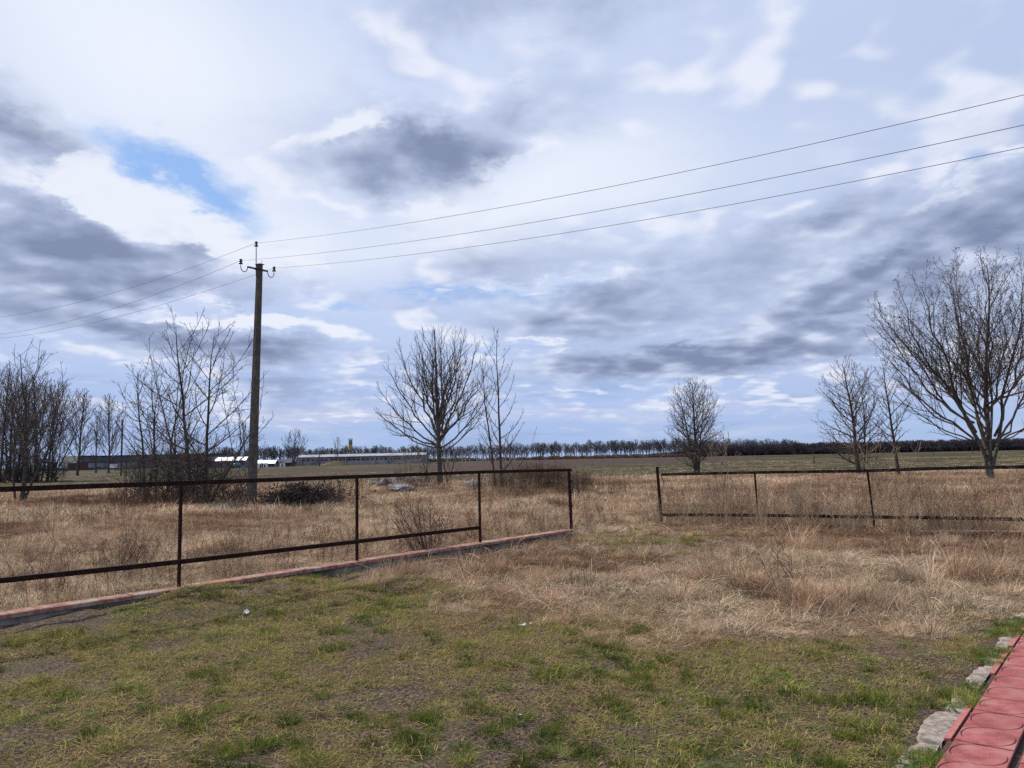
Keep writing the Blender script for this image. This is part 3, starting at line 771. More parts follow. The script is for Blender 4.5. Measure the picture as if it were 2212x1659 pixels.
# ------------------------------------------------------------------ bare trees
class Grow:
    def __init__(s, seed, P):
        s.r = random.Random(seed); s.P = P; s.tub = {0: Tubes(), 1: Tubes()}; s.tips = []
    def exit_len(s, p, d):
        cz, a, c_up, c_dn, ox, oy = s.P['env']
        c = c_up if (p.z + d.z * 1.0 > cz) else c_dn
        px, py, pz = (p.x - ox) / a, (p.y - oy) / a, (p.z - cz) / c
        dx, dy, dz = d.x / a, d.y / a, d.z / c
        A = dx*dx + dy*dy + dz*dz; B = 2*(px*dx + py*dy + pz*dz); Cc = px*px + py*py + pz*pz - 1
        D = B*B - 4*A*Cc
        if D <= 0: return 0.2
        return max(0.1, (-B + math.sqrt(D)) / (2*A))
    def branch(s, p, d, L, r, lev):
        P = s.P; R = s.r
        ns = P['nseg'][lev]; st = L / ns; wig = P['wig'][lev]; trop = P['trop'][lev]
        pts = [p.copy()]; dirs = [d.copy()]; q = p.copy(); dd = d.copy()
        for i in range(ns):
            dd = dd + Vector((R.gauss(0, wig), R.gauss(0, wig), R.gauss(0, wig) + trop))
            dd.normalize(); q = q + dd * st; pts.append(q.copy()); dirs.append(dd.copy())
        rt = P['rtip'][lev]; pw = P.get('taper', 1.0)
        rr = [rt + (r - rt) * (1 - i / ns) ** pw for i in range(ns + 1)]
        if lev == 0: rr[0] *= 1.25
        s.tub[0 if lev == 0 else 1].add(pts, rr, P['sides'][lev])
        s.spawn(pts, dirs, rr, L, lev)
    def limb(s, p0, p1, bow, r, lev=1, stem=False, t0=None):
        """a limb drawn from p0 to p1, sagging outward first and then rising"""
        P = s.P; R = s.r; p0 = Vector(p0); p1 = Vector(p1); D = p1 - p0
        L = D.length; c = p0 + D * .45 + Vector((D.x, D.y, 0)) * bow - Vector((0, 0, abs(D.z))) * bow * .9
        ns = max(P['nseg'][lev], 8); pts = []; wig = L * .014
        off = Vector((0, 0, 0))
        for i in range(ns + 1):
            t = i / ns; q = p0 * (1 - t) ** 2 + c * 2 * t * (1 - t) + p1 * t * t
            if 0 < i < ns: off = off * .6 + Vector((R.gauss(0, wig), R.gauss(0, wig), R.gauss(0, wig)))
            pts.append(q + off * (1 if i else 0))
        dirs = [(pts[min(i + 1, ns)] - pts[max(i - 1, 0)]).normalized() for i in range(ns + 1)]
        rt = P['rtip'][lev]; rr = [rt + (r - rt) * (1 - i / ns) ** .85 for i in range(ns + 1)]
        s.tub[0 if stem else 1].add(pts, rr, P['sides'][0 if stem else lev])
        s.spawn(pts, dirs, rr, L, lev, t0)
    def spawn(s, pts, dirs, rr, L, lev, t0_=None):
        P = s.P; R = s.r; ns = len(pts) - 1; dd = dirs[-1]
        if lev + 1 >= len(P['nseg']):
            s.tips.append((pts[-1], dd)); return
        sp = P['space'][lev]; t0 = P['t0'][lev] if t0_ is None else t0_
        n = max(1, int(L * (1 - t0) / sp))
        az = R.uniform(0, 2 * PI)
        for k in range(n):
            t = t0 + (1 - t0) * (k + R.uniform(.1, .9)) / n
            f = t * ns; i = min(int(f), ns - 1); g = f - i
            b = pts[i].lerp(pts[i + 1], g); tg = dirs[i + 1]
            az += 2.4 + R.uniform(-.5, .5)
            an = P['ang'][lev] * (1 - P['angt'][lev] * t) * R.uniform(.8, 1.2)
            ref = Vector((0, 0, 1)) if abs(tg.z) < .9 else Vector((1, 0, 0))
            u = tg.cross(ref).normalized(); w = tg.cross(u)
            nd = tg * math.cos(an) + (u * math.cos(az) + w * math.sin(az)) * math.sin(an)
            if lev >= 1: nd.z += P.get('flat', .15)
            nd.normalize()
            ex = s.exit_len(b, (nd + Vector((0, 0, P['trop'][lev + 1] * 2))).normalized())
            base = P['len'][lev]
            cl = base * L * (1 - P['fall'][lev] * (t - t0) / (1 - t0 + 1e-6)) * R.uniform(.65, 1.15)
            if lev == 0: cl = min(ex * R.uniform(.82, 1.05), P['maxlimb'])
            else: cl = min(cl, ex * 1.12)
            if cl < P['minl'][lev]: cl = P['minl'][lev] * R.uniform(.6, 1.2)
            ri = rr[i] * (1 - g) + rr[i + 1] * g
            s.branch(b, nd, cl, max(min(ri * P['rk'][lev], cl * .028 + .004), P['rtip'][lev + 1]), lev + 1)
        s.tips.append((pts[-1], dd))
def leafbits(tips, rng, n, size, spread):
    V = []; Q = []
    for (p, d) in tips:
        for k in range(n if n >= 1 else (1 if rng.random() < n else 0)):
            c = p + Vector((rng.gauss(0, spread), rng.gauss(0, spread), rng.gauss(0, spread)))
            a = Vector((rng.gauss(0, 1), rng.gauss(0, 1), rng.gauss(0, 1))).normalized(); b = a.cross(Vector((rng.gauss(0, 1), rng.gauss(0, 1), rng.gauss(0, 1)))).normalized()
            s = size * rng.uniform(.6, 1.4); i = len(V)
            V += [c - a * s, c + b * s * .5, c + a * s, c - b * s * .45]; Q.append((i, i + 1, i + 2, i + 3))
    return mesh('leaves', V, Q)
def tree_obj(name, loc, stems, P, seed, label, mat, group=None, leaves=None, cat='tree', rz=0.0, mat2=None, limbs=()):
    """stems: (dx, dy, azimuth, lean, length, radius)"""
    g = Grow(seed, P)
    for (dx, dy, a, ln, L, r) in stems:
        d = Vector((math.sin(a) * math.sin(ln), math.cos(a) * math.sin(ln), math.cos(ln)))
        g.branch(Vector((dx, dy, -.15)), d, L + .15, r, 0)
    for lb in limbs: g.limb(*lb[:4], **(lb[4] if len(lb) > 4 else {}))
    root = empty(name, (loc.x, loc.y, float(gz(loc.x, loc.y))), rz)
    obj('trunk', g.tub[0].mesh('trunk'), mat, root)
    if len(g.tub[1]): obj('crown', g.tub[1].mesh('crown'), mat2 or MAT['twig'], root)
    if leaves:
        obj('withered_leaves', leafbits([t for t in g.tips if leaves[3](t[0], g.r)], g.r, *leaves[:3]), MAT['dead_leaf'], root)
    tag(root, label, cat, group)
    tree_obj.tris = getattr(tree_obj, 'tris', 0) + g.tub[0].count() + g.tub[1].count()
    return root
MAT['dead_leaf'] = two_tone('withered_leaf', (0.050, 0.032, 0.022), (0.12, 0.080, 0.050), 4, 0.9, bump_s=0)

def build_trees():
    z = lambda px, py: at_z(px, py, 0)
    # round-crowned tree right of the shed
    loc = z(951, 1051)
    def env_limbs(rr, n, z0, z1, fn, bow, r, zs=None):
        """limbs towards and away from the viewer; fn(h) gives the crown radius at height h"""
        out = []
        for k in range(n):
            az = rr.choice((0, PI)) + rr.uniform(-.95, .95); h = rr.uniform(z0, z1); R_ = fn(h) * rr.uniform(.75, 1.0)
            hs = rr.uniform(*zs) if zs else h * .35
            out.append(((0, 0, hs), (math.sin(az) * R_, math.cos(az) * R_, h), bow, r))
        return out
    rr = random.Random(17)
    P = dict(env=(5.3, 3.9, 4.4, 3.6, 0.0, 0), nseg=[8, 9, 6, 3], wig=[.03, .06, .07, .10], trop=[.0, .055, .05, .05],
             rtip=[.016, .008, .0065, .0055], sides=[10, 6, 4, 3], space=[9, .28, .145], t0=[.9, .30, .12], ang=[.9, .72, .75], angt=[.3, .25, .1],
             len=[0, .40, .40], fall=[0, .62, .5], maxlimb=1, minl=[.5, .26, .12], rk=[.56, .5, .65], taper=.9)
    ends = [(3.3, .42, 9.35, .05), (3.3, -.85, 9.4, .05), (2.9, -1.5, 8.9, .06), (2.9, -2.3, 8.3, .09), (2.5, -3.0, 7.0, .10), (2.4, -3.5, 5.9, .12), (2.3, -3.75, 4.8, .13), (2.3, -3.1, 3.5, .12), (3.2, 1.35, 9.0, .07), (2.9, 2.25, 8.2, .09),
            (2.7, 2.8, 6.9, .11), (2.3, 3.1, 5.7, .13), (2.1, 2.7, 4.3, .14), (4.0, .9, 8.9, .05), (4.4, -.4, 9.0, .05), (3.6, -1.6, 7.6, .08), (3.7, 1.7, 7.5, .08)]
    limbs = [((.02, 0, h), (x * 1.04, rr.uniform(-.7, .7), z_ * 1.035), b, .022 + .0085 * math.hypot(x, z_ - h)) for h, x, z_, b in ends]
    limbs += env_limbs(rr, 7, 4.2, 8.6, lambda h: 3.3 * math.sqrt(max(.05, 1 - ((h - 5.4) / 4.3) ** 2)), .1, .07, (2.3, 3.8))
    tree_obj('bare_tree', loc, [(0, 0, 1.2, .02, 9.6, .165)], P, 11, 'round-crowned bare tree rising alone behind the left iron fence, right of the long shed', MAT['bark_grey'], 'bare trees in the dry field', limbs=limbs)
    # small suckers at its foot
    Ps = dict(env=(2.0, 1.2, 2.5, 2.0, 0, 0), nseg=[6, 4, 2], wig=[.08, .1, .12], trop=[.03, .08, .02], rtip=[.012, .010, .008], sides=[6, 4, 3], space=[.22, .2], t0=[.2, .1], ang=[.7, .8], angt=[.2, 0],
              len=[0, .3], fall=[0, .3], maxlimb=1.3, minl=[.2, .1], rk=[.5, .6])
    tree_obj('sapling', z(921, 1050), [(0, 0, -.5, .12, 3.4, .05), (.3, .1, -1.2, .25, 2.3, .03)], Ps, 3, 'thin leaning sucker left of the round-crowned tree trunk', MAT['bark'], cat='sapling')
    tree_obj('sapling', z(966, 1049), [(0, 0, 1.1, .10, 3.2, .05), (-.1, .1, .8, .4, 2.6, .03)], Ps, 5, 'thin dark sucker close against the right of the round-crowned tree trunk', MAT['bark'], cat='sapling')
    # twin slender tree
    loc = z(1078, 1056)
    P2 = dict(env=(3.0, 1.9, 5.6, 2.8, 0.1, 0), nseg=[12, 8, 4, 2], wig=[.03, .045, .08, .1], trop=[.01, .12, .08, .0], rtip=[.010, .008, .0065, .006], sides=[8, 5, 4, 3], space=[.30, .36, .13], t0=[.10, .08, .1],
              ang=[1.2, .75, 1.2], angt=[.3, .1, 0], len=[0, .20, .3], fall=[0, .4, .2], maxlimb=2.1, minl=[.35, .10, .05], rk=[.42, .6, .8])
    tree_obj('bare_tree', loc, [(.12, 0, -.8, .03, 8.0, .085), (-.15, 0, -1.4, .10, 6.7, .065), (.1, 0, 1.3, .62, 2.7, .035)], P2, 21,
             'slender bare tree with two upright stems and spiky twigs, right of the round-crowned tree', MAT['bark'], 'bare trees in the dry field')
    # large vase-shaped tree at right
    loc = z(2141, 1037)
    P3 = dict(env=(6.4, 6.2, 5.4, 5.6, 0.0, 0), nseg=[12, 10, 6, 4, 2], wig=[.03, .05, .07, .10, .15], trop=[.012, .05, .045, .03, .0],
              rtip=[.016, .009, .0070, .006, .0055], sides=[9, 6, 4, 3, 3], space=[9, .26, .19, .16], t0=[.9, .30, .14, .15], ang=[.85, .62, .75, .9], angt=[.35, .2, .1, 0],
              len=[0, .40, .40, .35], fall=[0, .60, .5, .4], maxlimb=5.4, minl=[.6, .35, .18, .10], rk=[.52, .5, .6, .7], taper=.9)
    rr = random.Random(6)
    L = [((0, 0, .9), (-.85, .3, 10.7), .03, .07), ((-.12, 0, 1.6), (-1.7, -.4, 10.4), .06, .075), ((-.1, .05, .3), (-2.9, .3, 9.8), .06, .115), ((-.55, 0, 2.4), (-4.5, -.3, 9.5), .07, .075), ((-.62, 0, 2.9), (-5.4, .5, 9.0), .10, .06), ((-.75, 0, 2.7), (-6.0, -.4, 8.2), .12, .055),
         ((-.7, 0, 2.1), (-5.6, .6, 6.7), .10, .06), ((-.95, 0, 2.3), (-5.5, -.6, 5.8), .12, .045), ((-.8, 0, 2.0), (-5.0, .3, 4.6), .13, .04), ((-.65, 0, 1.9), (-3.9, -.4, 3.3), .12, .03),
         ((.05, 0, 1.0), (1.05, .1, 10.9), .04, .07), ((.1, 0, .6), (2.3, -.5, 10.2), .06, .09), ((.35, 0, 2.2), (3.4, .3, 9.4), .08, .065), ((.5, 0, 1.9), (4.6, -.2, 8.4), .09, .06), ((.7, 0, 2.2), (5.3, .3, 7.0), .10, .05), ((.7, 0, 2.0), (5.3, -.3, 5.4), .12, .045), ((.6, 0, 1.9), (4.6, .4, 4.0), .12, .035)]
    L += env_limbs(rr, 9, 5.5, 9.8, lambda h: 4.6 * math.sqrt(max(.05, 1 - ((h - 6.8) / 5.0) ** 2)), .08, .055, (1.8, 4.2))
    L = [(l[0], (l[1][0] * .90, l[1][1], l[1][2]), l[2], l[3]) for l in L]
    L = [l + (dict(stem=True, t0=.34),) if l[3] >= .08 else l + (dict(t0=.26),) for l in L]
    tree_obj('bare_tree', loc, [(0, .0, .3, .015, 11.2, .135)], dict(P3, space=[.55, .30, .22, .2], t0=[.34, .16, .14, .15], maxlimb=2.6),
             31, 'large vase-shaped bare tree with withered seed clusters at the right edge', MAT['bark_grey'], 'bare trees in the dry field', leaves=(3, .034, .07, lambda p, r: r.random() < .05 + .75 * min(1, max(0, (p.z - 4) / 5))), limbs=L)
    # three trees on the right of the gap
    P4 = dict(env=(3.6, 2.15, 4.1, 3.4, 0, 0), nseg=[9, 7, 5, 3], wig=[.05, .07, .12, .15], trop=[.02, .06, .04, .02], rtip=[.012, .010, .008, .007], sides=[8, 5, 4, 3], space=[.22, .30, .2],
              t0=[.08, .1, .1], ang=[1.25, .75, .9], angt=[.55, .2, 0], len=[0, .42, .42], fall=[0, .4, .3], maxlimb=3.2, minl=[.5, .2, .10], rk=[.5, .6, .65])
    tree_obj('bare_tree', z(1506, 1022), [(0, 0, -1.4, .03, 7.6, .16), (-.08, 0, -1.5, .16, 6.8, .10), (.1, 0, 1.4, .13, 6.6, .09)], dict(P4, env=(4.0, 2.7, 4.3, 3.6, 0, 0), maxlimb=3.6), 41,
             'bushy bare tree right of the taller end post of the right fence', MAT['bark'], 'bare trees in the dry field')
    tree_obj('bare_tree', z(1857, 1025), [(0, 0, -1.3, .05, 7.6, .17), (.35, .1, .8, .06, 5.6, .08)], dict(P4, env=(3.2, 2.75, 4.9, 3.0, -.2, 0), maxlimb=3.4), 47,
             'wide-based bare tree left of the narrow one, before the dark wood', MAT['bark'], 'bare trees in the dry field')
    tree_obj('bare_tree', z(1942, 1027), [(0, 0, -1.0, .03, 7.0, .12)], dict(P4, env=(3.9, 1.75, 3.8, 2.4, 0, 0), t0=[.25, .1, .1], maxlimb=2.3), 53,
             'narrow single-stemmed bare tree between the wide-based one and the large right tree', MAT['bark'], 'bare trees in the dry field')
    # thicket left of the pole: several spiny stems
    P5 = dict(env=(2.6, 2.9, 6.2, 2.6, 0, 0), nseg=[14, 8, 4, 2], wig=[.05, .07, .12, .1], trop=[.015, .09, .06, .0], rtip=[.010, .0085, .0065, .0055], sides=[8, 5, 4, 3], space=[.34, .34, .14], t0=[.05, .06, .1],
              ang=[1.15, .8, 1.25], angt=[.25, .1, 0], len=[0, .38, .25], fall=[0, .45, .2], maxlimb=3.4, minl=[.4, .1, .05], rk=[.5, .6, .8])
    D = (z(416, 1090), z(437, 1092), z(354, 1088), z(306, 1082))
    grp = 'spiny bare trees of the thicket left of the pole'
    tree_obj('bare_tree', D[0], [(0, 0, -1.0, .02, 7.2, .105), (-.1, 0, -1.5, .25, 5.2, .05)], dict(P5, env=(2.8, 2.4, 5.6, 2.8, -.3, 0)), 61, 'tallest spiny bare tree of the thicket, left of the power pole', MAT['bark'], grp)
    tree_obj('bare_tree', D[1], [(0, 0, .6, .03, 6.8, .09), (.12, 0, 1.5, .42, 4.0, .06)], dict(P5, env=(2.6, 2.5, 5.4, 2.6, .4, 0)), 67, 'spiny bare tree with limbs curving out towards the power pole, second from it', MAT['bark'], grp)
    tree_obj('bare_tree', D[2], [(0, .3, -.6, .05, 5.9, .07), (.3, .5, .9, .05, 5.6, .05), (-.5, .3, -1.2, .08, 5.0, .05)], dict(P5, env=(2.4, 1.6, 4.2, 2.4, 0, 0)), 71, 'thin multi-stemmed bare tree in the middle of the thicket', MAT['bark'], grp)
    tree_obj('bare_tree', D[3], [(0, .3, -1.2, .04, 5.9, .075), (.1, .3, 1.2, .05, 5.7, .06)], dict(P5, env=(2.4, 1.9, 4.2, 2.4, 0, 0)), 73, 'leftmost two-stemmed spiny tree of the thicket', MAT['bark'], grp)
    # dense low shrubs of the thicket
    P6 = dict(env=(.6, 1.7, 2.2, .9, 0, 0), nseg=[7, 5, 3], wig=[.12, .16, .2], trop=[.0, .02, .0], rtip=[.008, .006, .005], sides=[5, 4, 3], space=[.22, .20], t0=[.1, .1], ang=[.8, .9], angt=[.1, 0],
              len=[0, .4], fall=[0, .3], maxlimb=1.5, minl=[.25, .12], rk=[.6, .7])
    rng = random.Random(8)
    for i, (px, py, h, w) in enumerate(((285, 1080, 2.1, 1.5), (330, 1086, 2.4, 1.6), (375, 1085, 2.7, 1.6), (410, 1089, 2.5, 1.7), (455, 1090, 2.0, 1.6), (495, 1086, 1.2, 1.4))):
        st = [(rng.uniform(-.7, .7), rng.uniform(-.5, .8), rng.uniform(0, 6.28), rng.uniform(.15, .85), h * rng.uniform(.75, 1.1), .025) for k in range(10)]
        tree_obj('shrub', z(px, py), st, dict(P6, env=(.7, w, h, .9, 0, 0)), 80 + i,
                 ['leftmost dense leafless shrub of the thicket', 'dense leafless shrub, second from the left in the thicket', 'dense leafless shrub behind the left post of the fence', 'dense leafless shrub under the tallest spiny tree',
                  'dense leafless shrub between the spiny trees and the power pole', 'low leafless shrub at the foot of the power pole'][i], MAT['bark'], 'leafless shrubs of the thicket', cat='shrub', mat2=MAT['twig'])
    # left edge: near tree and a stand behind it
    P7 = dict(P5, env=(3.0, 2.4, 5.0, 2.6, .4, 0), t0=[.22, .06, .1])
    tree_obj('bare_tree', z(47, 1083), [(0, 0, .7, .03, 7.3, .12), (-.3, 0, -1.2, .12, 6.2, .06), (.05, 0, 1.3, .35, 5.4, .07)], P7, 91, 'dark spiny bare tree with a short trunk, in front of the left stand', MAT['bark'])
    P8 = dict(env=(8, 3.6, 8.2, 6, 0, 0), nseg=[10, 8, 5, 3], wig=[.03, .05, .08, .1], trop=[.01, .07, .06, .03], rtip=[.022, .018, .015, .013], sides=[6, 4, 3, 3], space=[.55, .55, .45], t0=[.12, .12, .12], ang=[.75, .6, .7], angt=[.35, .2, 0],
              len=[0, .42, .42], fall=[0, .4, .3], maxlimb=7.5, minl=[.8, .4, .2], rk=[.5, .6, .6])
    spots = ((-38, 92, 15.0, 3.4), (0, 88, 13.6, 3.0), (22, 95, 14.0, 3.0), (38, 90, 13.0, 2.6), (62, 92, 13.0, 2.8), (82, 88, 12.2, 2.8), (104, 90, 11.8, 4.2))
    labs = ['tall bare tree of the left stand, cut by the left frame edge', 'second bare tree from the left edge in the stand', 'third bare tree from the left in the stand, behind the spiny one', 'middle bare tree of the stand at left',
            'slim bare tree of the stand, right of its middle', 'second bare tree from the right end of the left stand', 'fan-shaped bare tree ending the left stand on the right']
    for i, (px, Y, H, w) in enumerate(spots):
        p = at_y(px, 1000, Y); p.z = 0
        st = [(0, 0, rng.uniform(0, 6), .03, H, .16), (.3, .2, 1.4, rng.uniform(.12, .22), H * .85, .10)] + ([(.4, 0, 1.6, .45, H * .7, .10)] if i == 6 else [(-.3, 0, -1.4, .1, H * .8, .08)])
        tree_obj('bare_tree', p, st, dict(P8, env=(H * .55, w, H * .47, H * .5, .6 if i == 6 else 0, 0)), 101 + i, labs[i], MAT['bark'], 'stand of bare trees at the left edge')
    # undergrowth of the stand
    for i, px in enumerate((-10, 30, 68, 106)):
        p = at_y(px, 1000, 84); p.z = 0
        st = [(rng.uniform(-2, 2), rng.uniform(-1, 2), rng.uniform(0, 6.28), rng.uniform(.2, .9), rng.uniform(2.0, 3.6), .04) for k in range(15)]
        tree_obj('shrub', p, st, dict(P6, env=(1.0, 4, 3.4, 1.4, 0, 0), space=[.3, .3], rtip=[.018, .015, .012], sides=[4, 3, 3]), 120 + i,
                 ['dark undergrowth bush at the left frame edge under the stand', 'second dark undergrowth bush from the left edge, under the stand', 'dark undergrowth bush under the middle of the left stand', 'last dark undergrowth bush on the right of the left stand'][i],
                 MAT['bark'], 'undergrowth of the left stand', cat='shrub', mat2=MAT['bark'])
    # distant single trees
    P9 = dict(P8, rtip=[.06, .05, .045, .04], space=[.9, .9, .8])
    far = [(168, 140, 842, 4.0, 'slim bare poplar before the pale gable of the left building'), (235, 175, 852, 4.8, 'slim bare poplar over the dark wing of the left building'), (208, 190, 905, 2.4, 'small faint bare tree between the two slim poplars'),
           (527, 330, 906, 3.6, 'narrow upright poplar just left of the power pole'), (637, 300, 927, 6.6, 'oval-crowned bare tree at the left end of the long shed'),
           (727, 330, 944, 4.2, 'small reddish bare tree behind the long shed, left of the water tower'), (572, 340, 955, 3.4, 'low bare tree right of the power pole behind the bright roofs'),
           (690, 265, 978, 4.5, 'low spreading bush in front of the long shed')]
    for i, (px, Y, ytop, w, lab) in enumerate(far):
        p = at_y(px, 1000, Y); H = at_y(px, ytop, Y).z; p.z = 0
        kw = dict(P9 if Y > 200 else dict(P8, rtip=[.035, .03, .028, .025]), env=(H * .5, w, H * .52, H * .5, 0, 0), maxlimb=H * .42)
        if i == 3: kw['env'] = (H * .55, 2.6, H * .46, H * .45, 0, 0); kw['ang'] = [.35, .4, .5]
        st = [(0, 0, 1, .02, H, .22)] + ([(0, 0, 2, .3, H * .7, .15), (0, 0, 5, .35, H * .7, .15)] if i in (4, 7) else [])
        tree_obj('bare_tree', p, st, kw, 140 + i, lab, MAT['bark_hazed'] if Y > 200 else MAT['bark'], 'single bare trees near the far buildings', mat2=MAT['bark_hazed'] if Y > 200 else None)
build_trees()

# ------------------------------------------------------------------ far tree line
def small_tree_mesh(seed, H, w, trunk=.3, spread=.8, rt=.055, dens=1.0):
    P = dict(env=(H * .64, w, H * .38, H * .36, 0, 0), nseg=[6, 5, 3, 2], wig=[.05, .09, .14, .15], trop=[.01, .05, .04, 0], rtip=[rt * 1.3, rt, rt * .9, rt * .8], sides=[5, 4, 3, 3],
             space=[.42 / dens, .5 / dens, .5 / dens], t0=[trunk, .2, .15], ang=[spread, .7, .8], angt=[.3, .2, 0], len=[0, .45, .45], fall=[0, .3, .3], maxlimb=H * .4, minl=[.6, .4, .3], rk=[.55, .6, .6])
    g = Grow(seed, P); r = g.r
    g.branch(Vector((0, 0, -.2)), Vector((r.gauss(0, .04), r.gauss(0, .04), 1)).normalized(), H, .20, 0)
    if r.random() < .5: g.branch(Vector((.2, 0, -.2)), Vector((r.gauss(0, .15), r.gauss(0, .1), 1)).normalized(), H * .85, .16, 0)
    for (k, lst) in g.tub[1].g.items(): g.tub[0].g.setdefault(k, []).extend(lst)
    return g.tub[0].mesh('far_tree')
def bush_mesh(seed, H, w, rt=.05):
    P = dict(env=(H * .3, w, H * .7, H * .4, 0, 0), nseg=[4, 3, 2], wig=[.1, .14, .16], trop=[.02, .04, 0], rtip=[rt, rt * .9, rt * .8], sides=[4, 3, 3], space=[.35, .35], t0=[.1, .1], ang=[.6, .8], angt=[.1, 0],
             len=[0, .5], fall=[0, .3], maxlimb=H * .6, minl=[.4, .3], rk=[.6, .7])
    g = Grow(seed, P); r = g.r
    for k in range(9): g.branch(Vector((r.uniform(-w*.4, w*.4), r.uniform(-w*.4, w*.4), -.1)), Vector((r.gauss(0, .45), r.gauss(0, .45), 1)).normalized(), H * r.uniform(.6, 1), .07, 0)
    for (k, lst) in g.tub[1].g.items(): g.tub[0].g.setdefault(k, []).extend(lst)
    return g.tub[0].mesh('far_bush')
def tree_line():
    rng = random.Random(77)
    variants = [small_tree_mesh(200 + i, 10.5, rng.uniform(2.6, 3.6), rng.uniform(.22, .38), rng.uniform(.6, .9), rt=.06, dens=.85) for i in range(8)]
    for m in variants: m.materials.append(MAT['bark_hazed'])
    px = 470.0; n = 0
    while px < 1800 and n < 290:
        Y = np.interp(px, [470, 1000, 1400, 1800], [540, 535, 520, 470]) + rng.uniform(-8, 22)
        top = np.interp(px, [470, 760, 1000, 1200, 1400, 1560, 1700, 1800], [966, 964, 961, 954, 950, 946, 949, 951])
        H = at_y(px, top, Y).z * rng.uniform(.74, 1.08)
        p = at_y(px, 990, Y)
        o = obj('bare_tree', variants[n % 8]); s = H / 10.5
        o.location = (p.x, p.y, -.2); o.rotation_euler = (0, 0, rng.uniform(0, 6.28)); o.scale = (s * rng.uniform(.95, 1.4), s * rng.uniform(.95, 1.4), s)
        left = px < 960
        tag(o, 'pale distant bare tree of the row behind the long shed' if left else ('dark distant bare tree of the row beyond the ploughed field' if px < 1430 else 'distant bare tree showing above the dark wood'), 'tree',
            'row of bare trees behind the long shed' if left else ('row of bare trees beyond the ploughed field' if px < 1430 else 'bare trees showing above the dark wood'))
        px += rng.uniform(2.2, 6.2) * (1 if px > 960 else 1.15) ; n += 1
tree_line()

def scatter(name, pts, rot, scale, tint, rnd, idx, protos, kind='stuff', label=None, cat=None, extra_tag=None):
    """instances the proto meshes on the points with geometry nodes; one object"""
    pts = np.asarray(pts, float)
    me = bpy.data.meshes.new(name); me.vertices.add(len(pts)); me.vertices.foreach_set('co', pts.astype(np.float32).ravel())
    fattr(me, 'tint', tint); fattr(me, 'rnd', rnd); fattr(me, 'rz', rot)
    a = me.attributes.new('sc', 'FLOAT_VECTOR', 'POINT'); a.data.foreach_set('vector', np.asarray(scale, np.float32).ravel())
    a = me.attributes.new('pick', 'INT', 'POINT'); a.data.foreach_set('value', np.asarray(idx, np.int32))
    o = bpy.data.objects.new(name, me); C.objects.link(o)
    col = bpy.data.collections.new(name + '_kinds')
    for i, (pm, mt) in enumerate(protos):
        if len(pm.materials) == 0: pm.materials.append(mt)
        po = bpy.data.objects.new('%s_kind_%02d' % (name, i), pm); col.objects.link(po)
    ng = bpy.data.node_groups.new(name, 'GeometryNodeTree')
    ng.interface.new_socket(name='Geometry', in_out='INPUT', socket_type='NodeSocketGeometry')
    ng.interface.new_socket(name='Geometry', in_out='OUTPUT', socket_type='NodeSocketGeometry')
    N = ng.nodes; Lk = ng.links
    gi, go = N.new('NodeGroupInput'), N.new('NodeGroupOutput')
    ip = N.new('GeometryNodeInstanceOnPoints'); ci = N.new('GeometryNodeCollectionInfo'); ci.inputs[0].default_value = col
    ci.inputs['Separate Children'].default_value = True; ci.inputs['Reset Children'].default_value = True
    def at(n, ty):
        k = N.new('GeometryNodeInputNamedAttribute'); k.data_type = ty; k.inputs[0].default_value = n; return k.outputs[0]
    cx = N.new('ShaderNodeCombineXYZ'); Lk.new(at('rz', 'FLOAT'), cx.inputs[2])
    Lk.new(gi.outputs[0], ip.inputs['Points']); Lk.new(ci.outputs[0], ip.inputs['Instance'])
    ip.inputs['Pick Instance'].default_value = True; Lk.new(at('pick', 'INT'), ip.inputs['Instance Index'])
    Lk.new(cx.outputs[0], ip.inputs['Rotation']); Lk.new(at('sc', 'FLOAT_VECTOR'), ip.inputs['Scale'])
    Lk.new(ip.outputs[0], go.inputs[0])
    md = o.modifiers.new('scatter', 'NODES'); md.node_group = ng
    o['kind'] = kind
    if label: o['label'] = label
    if cat: o['category'] = cat
    return o
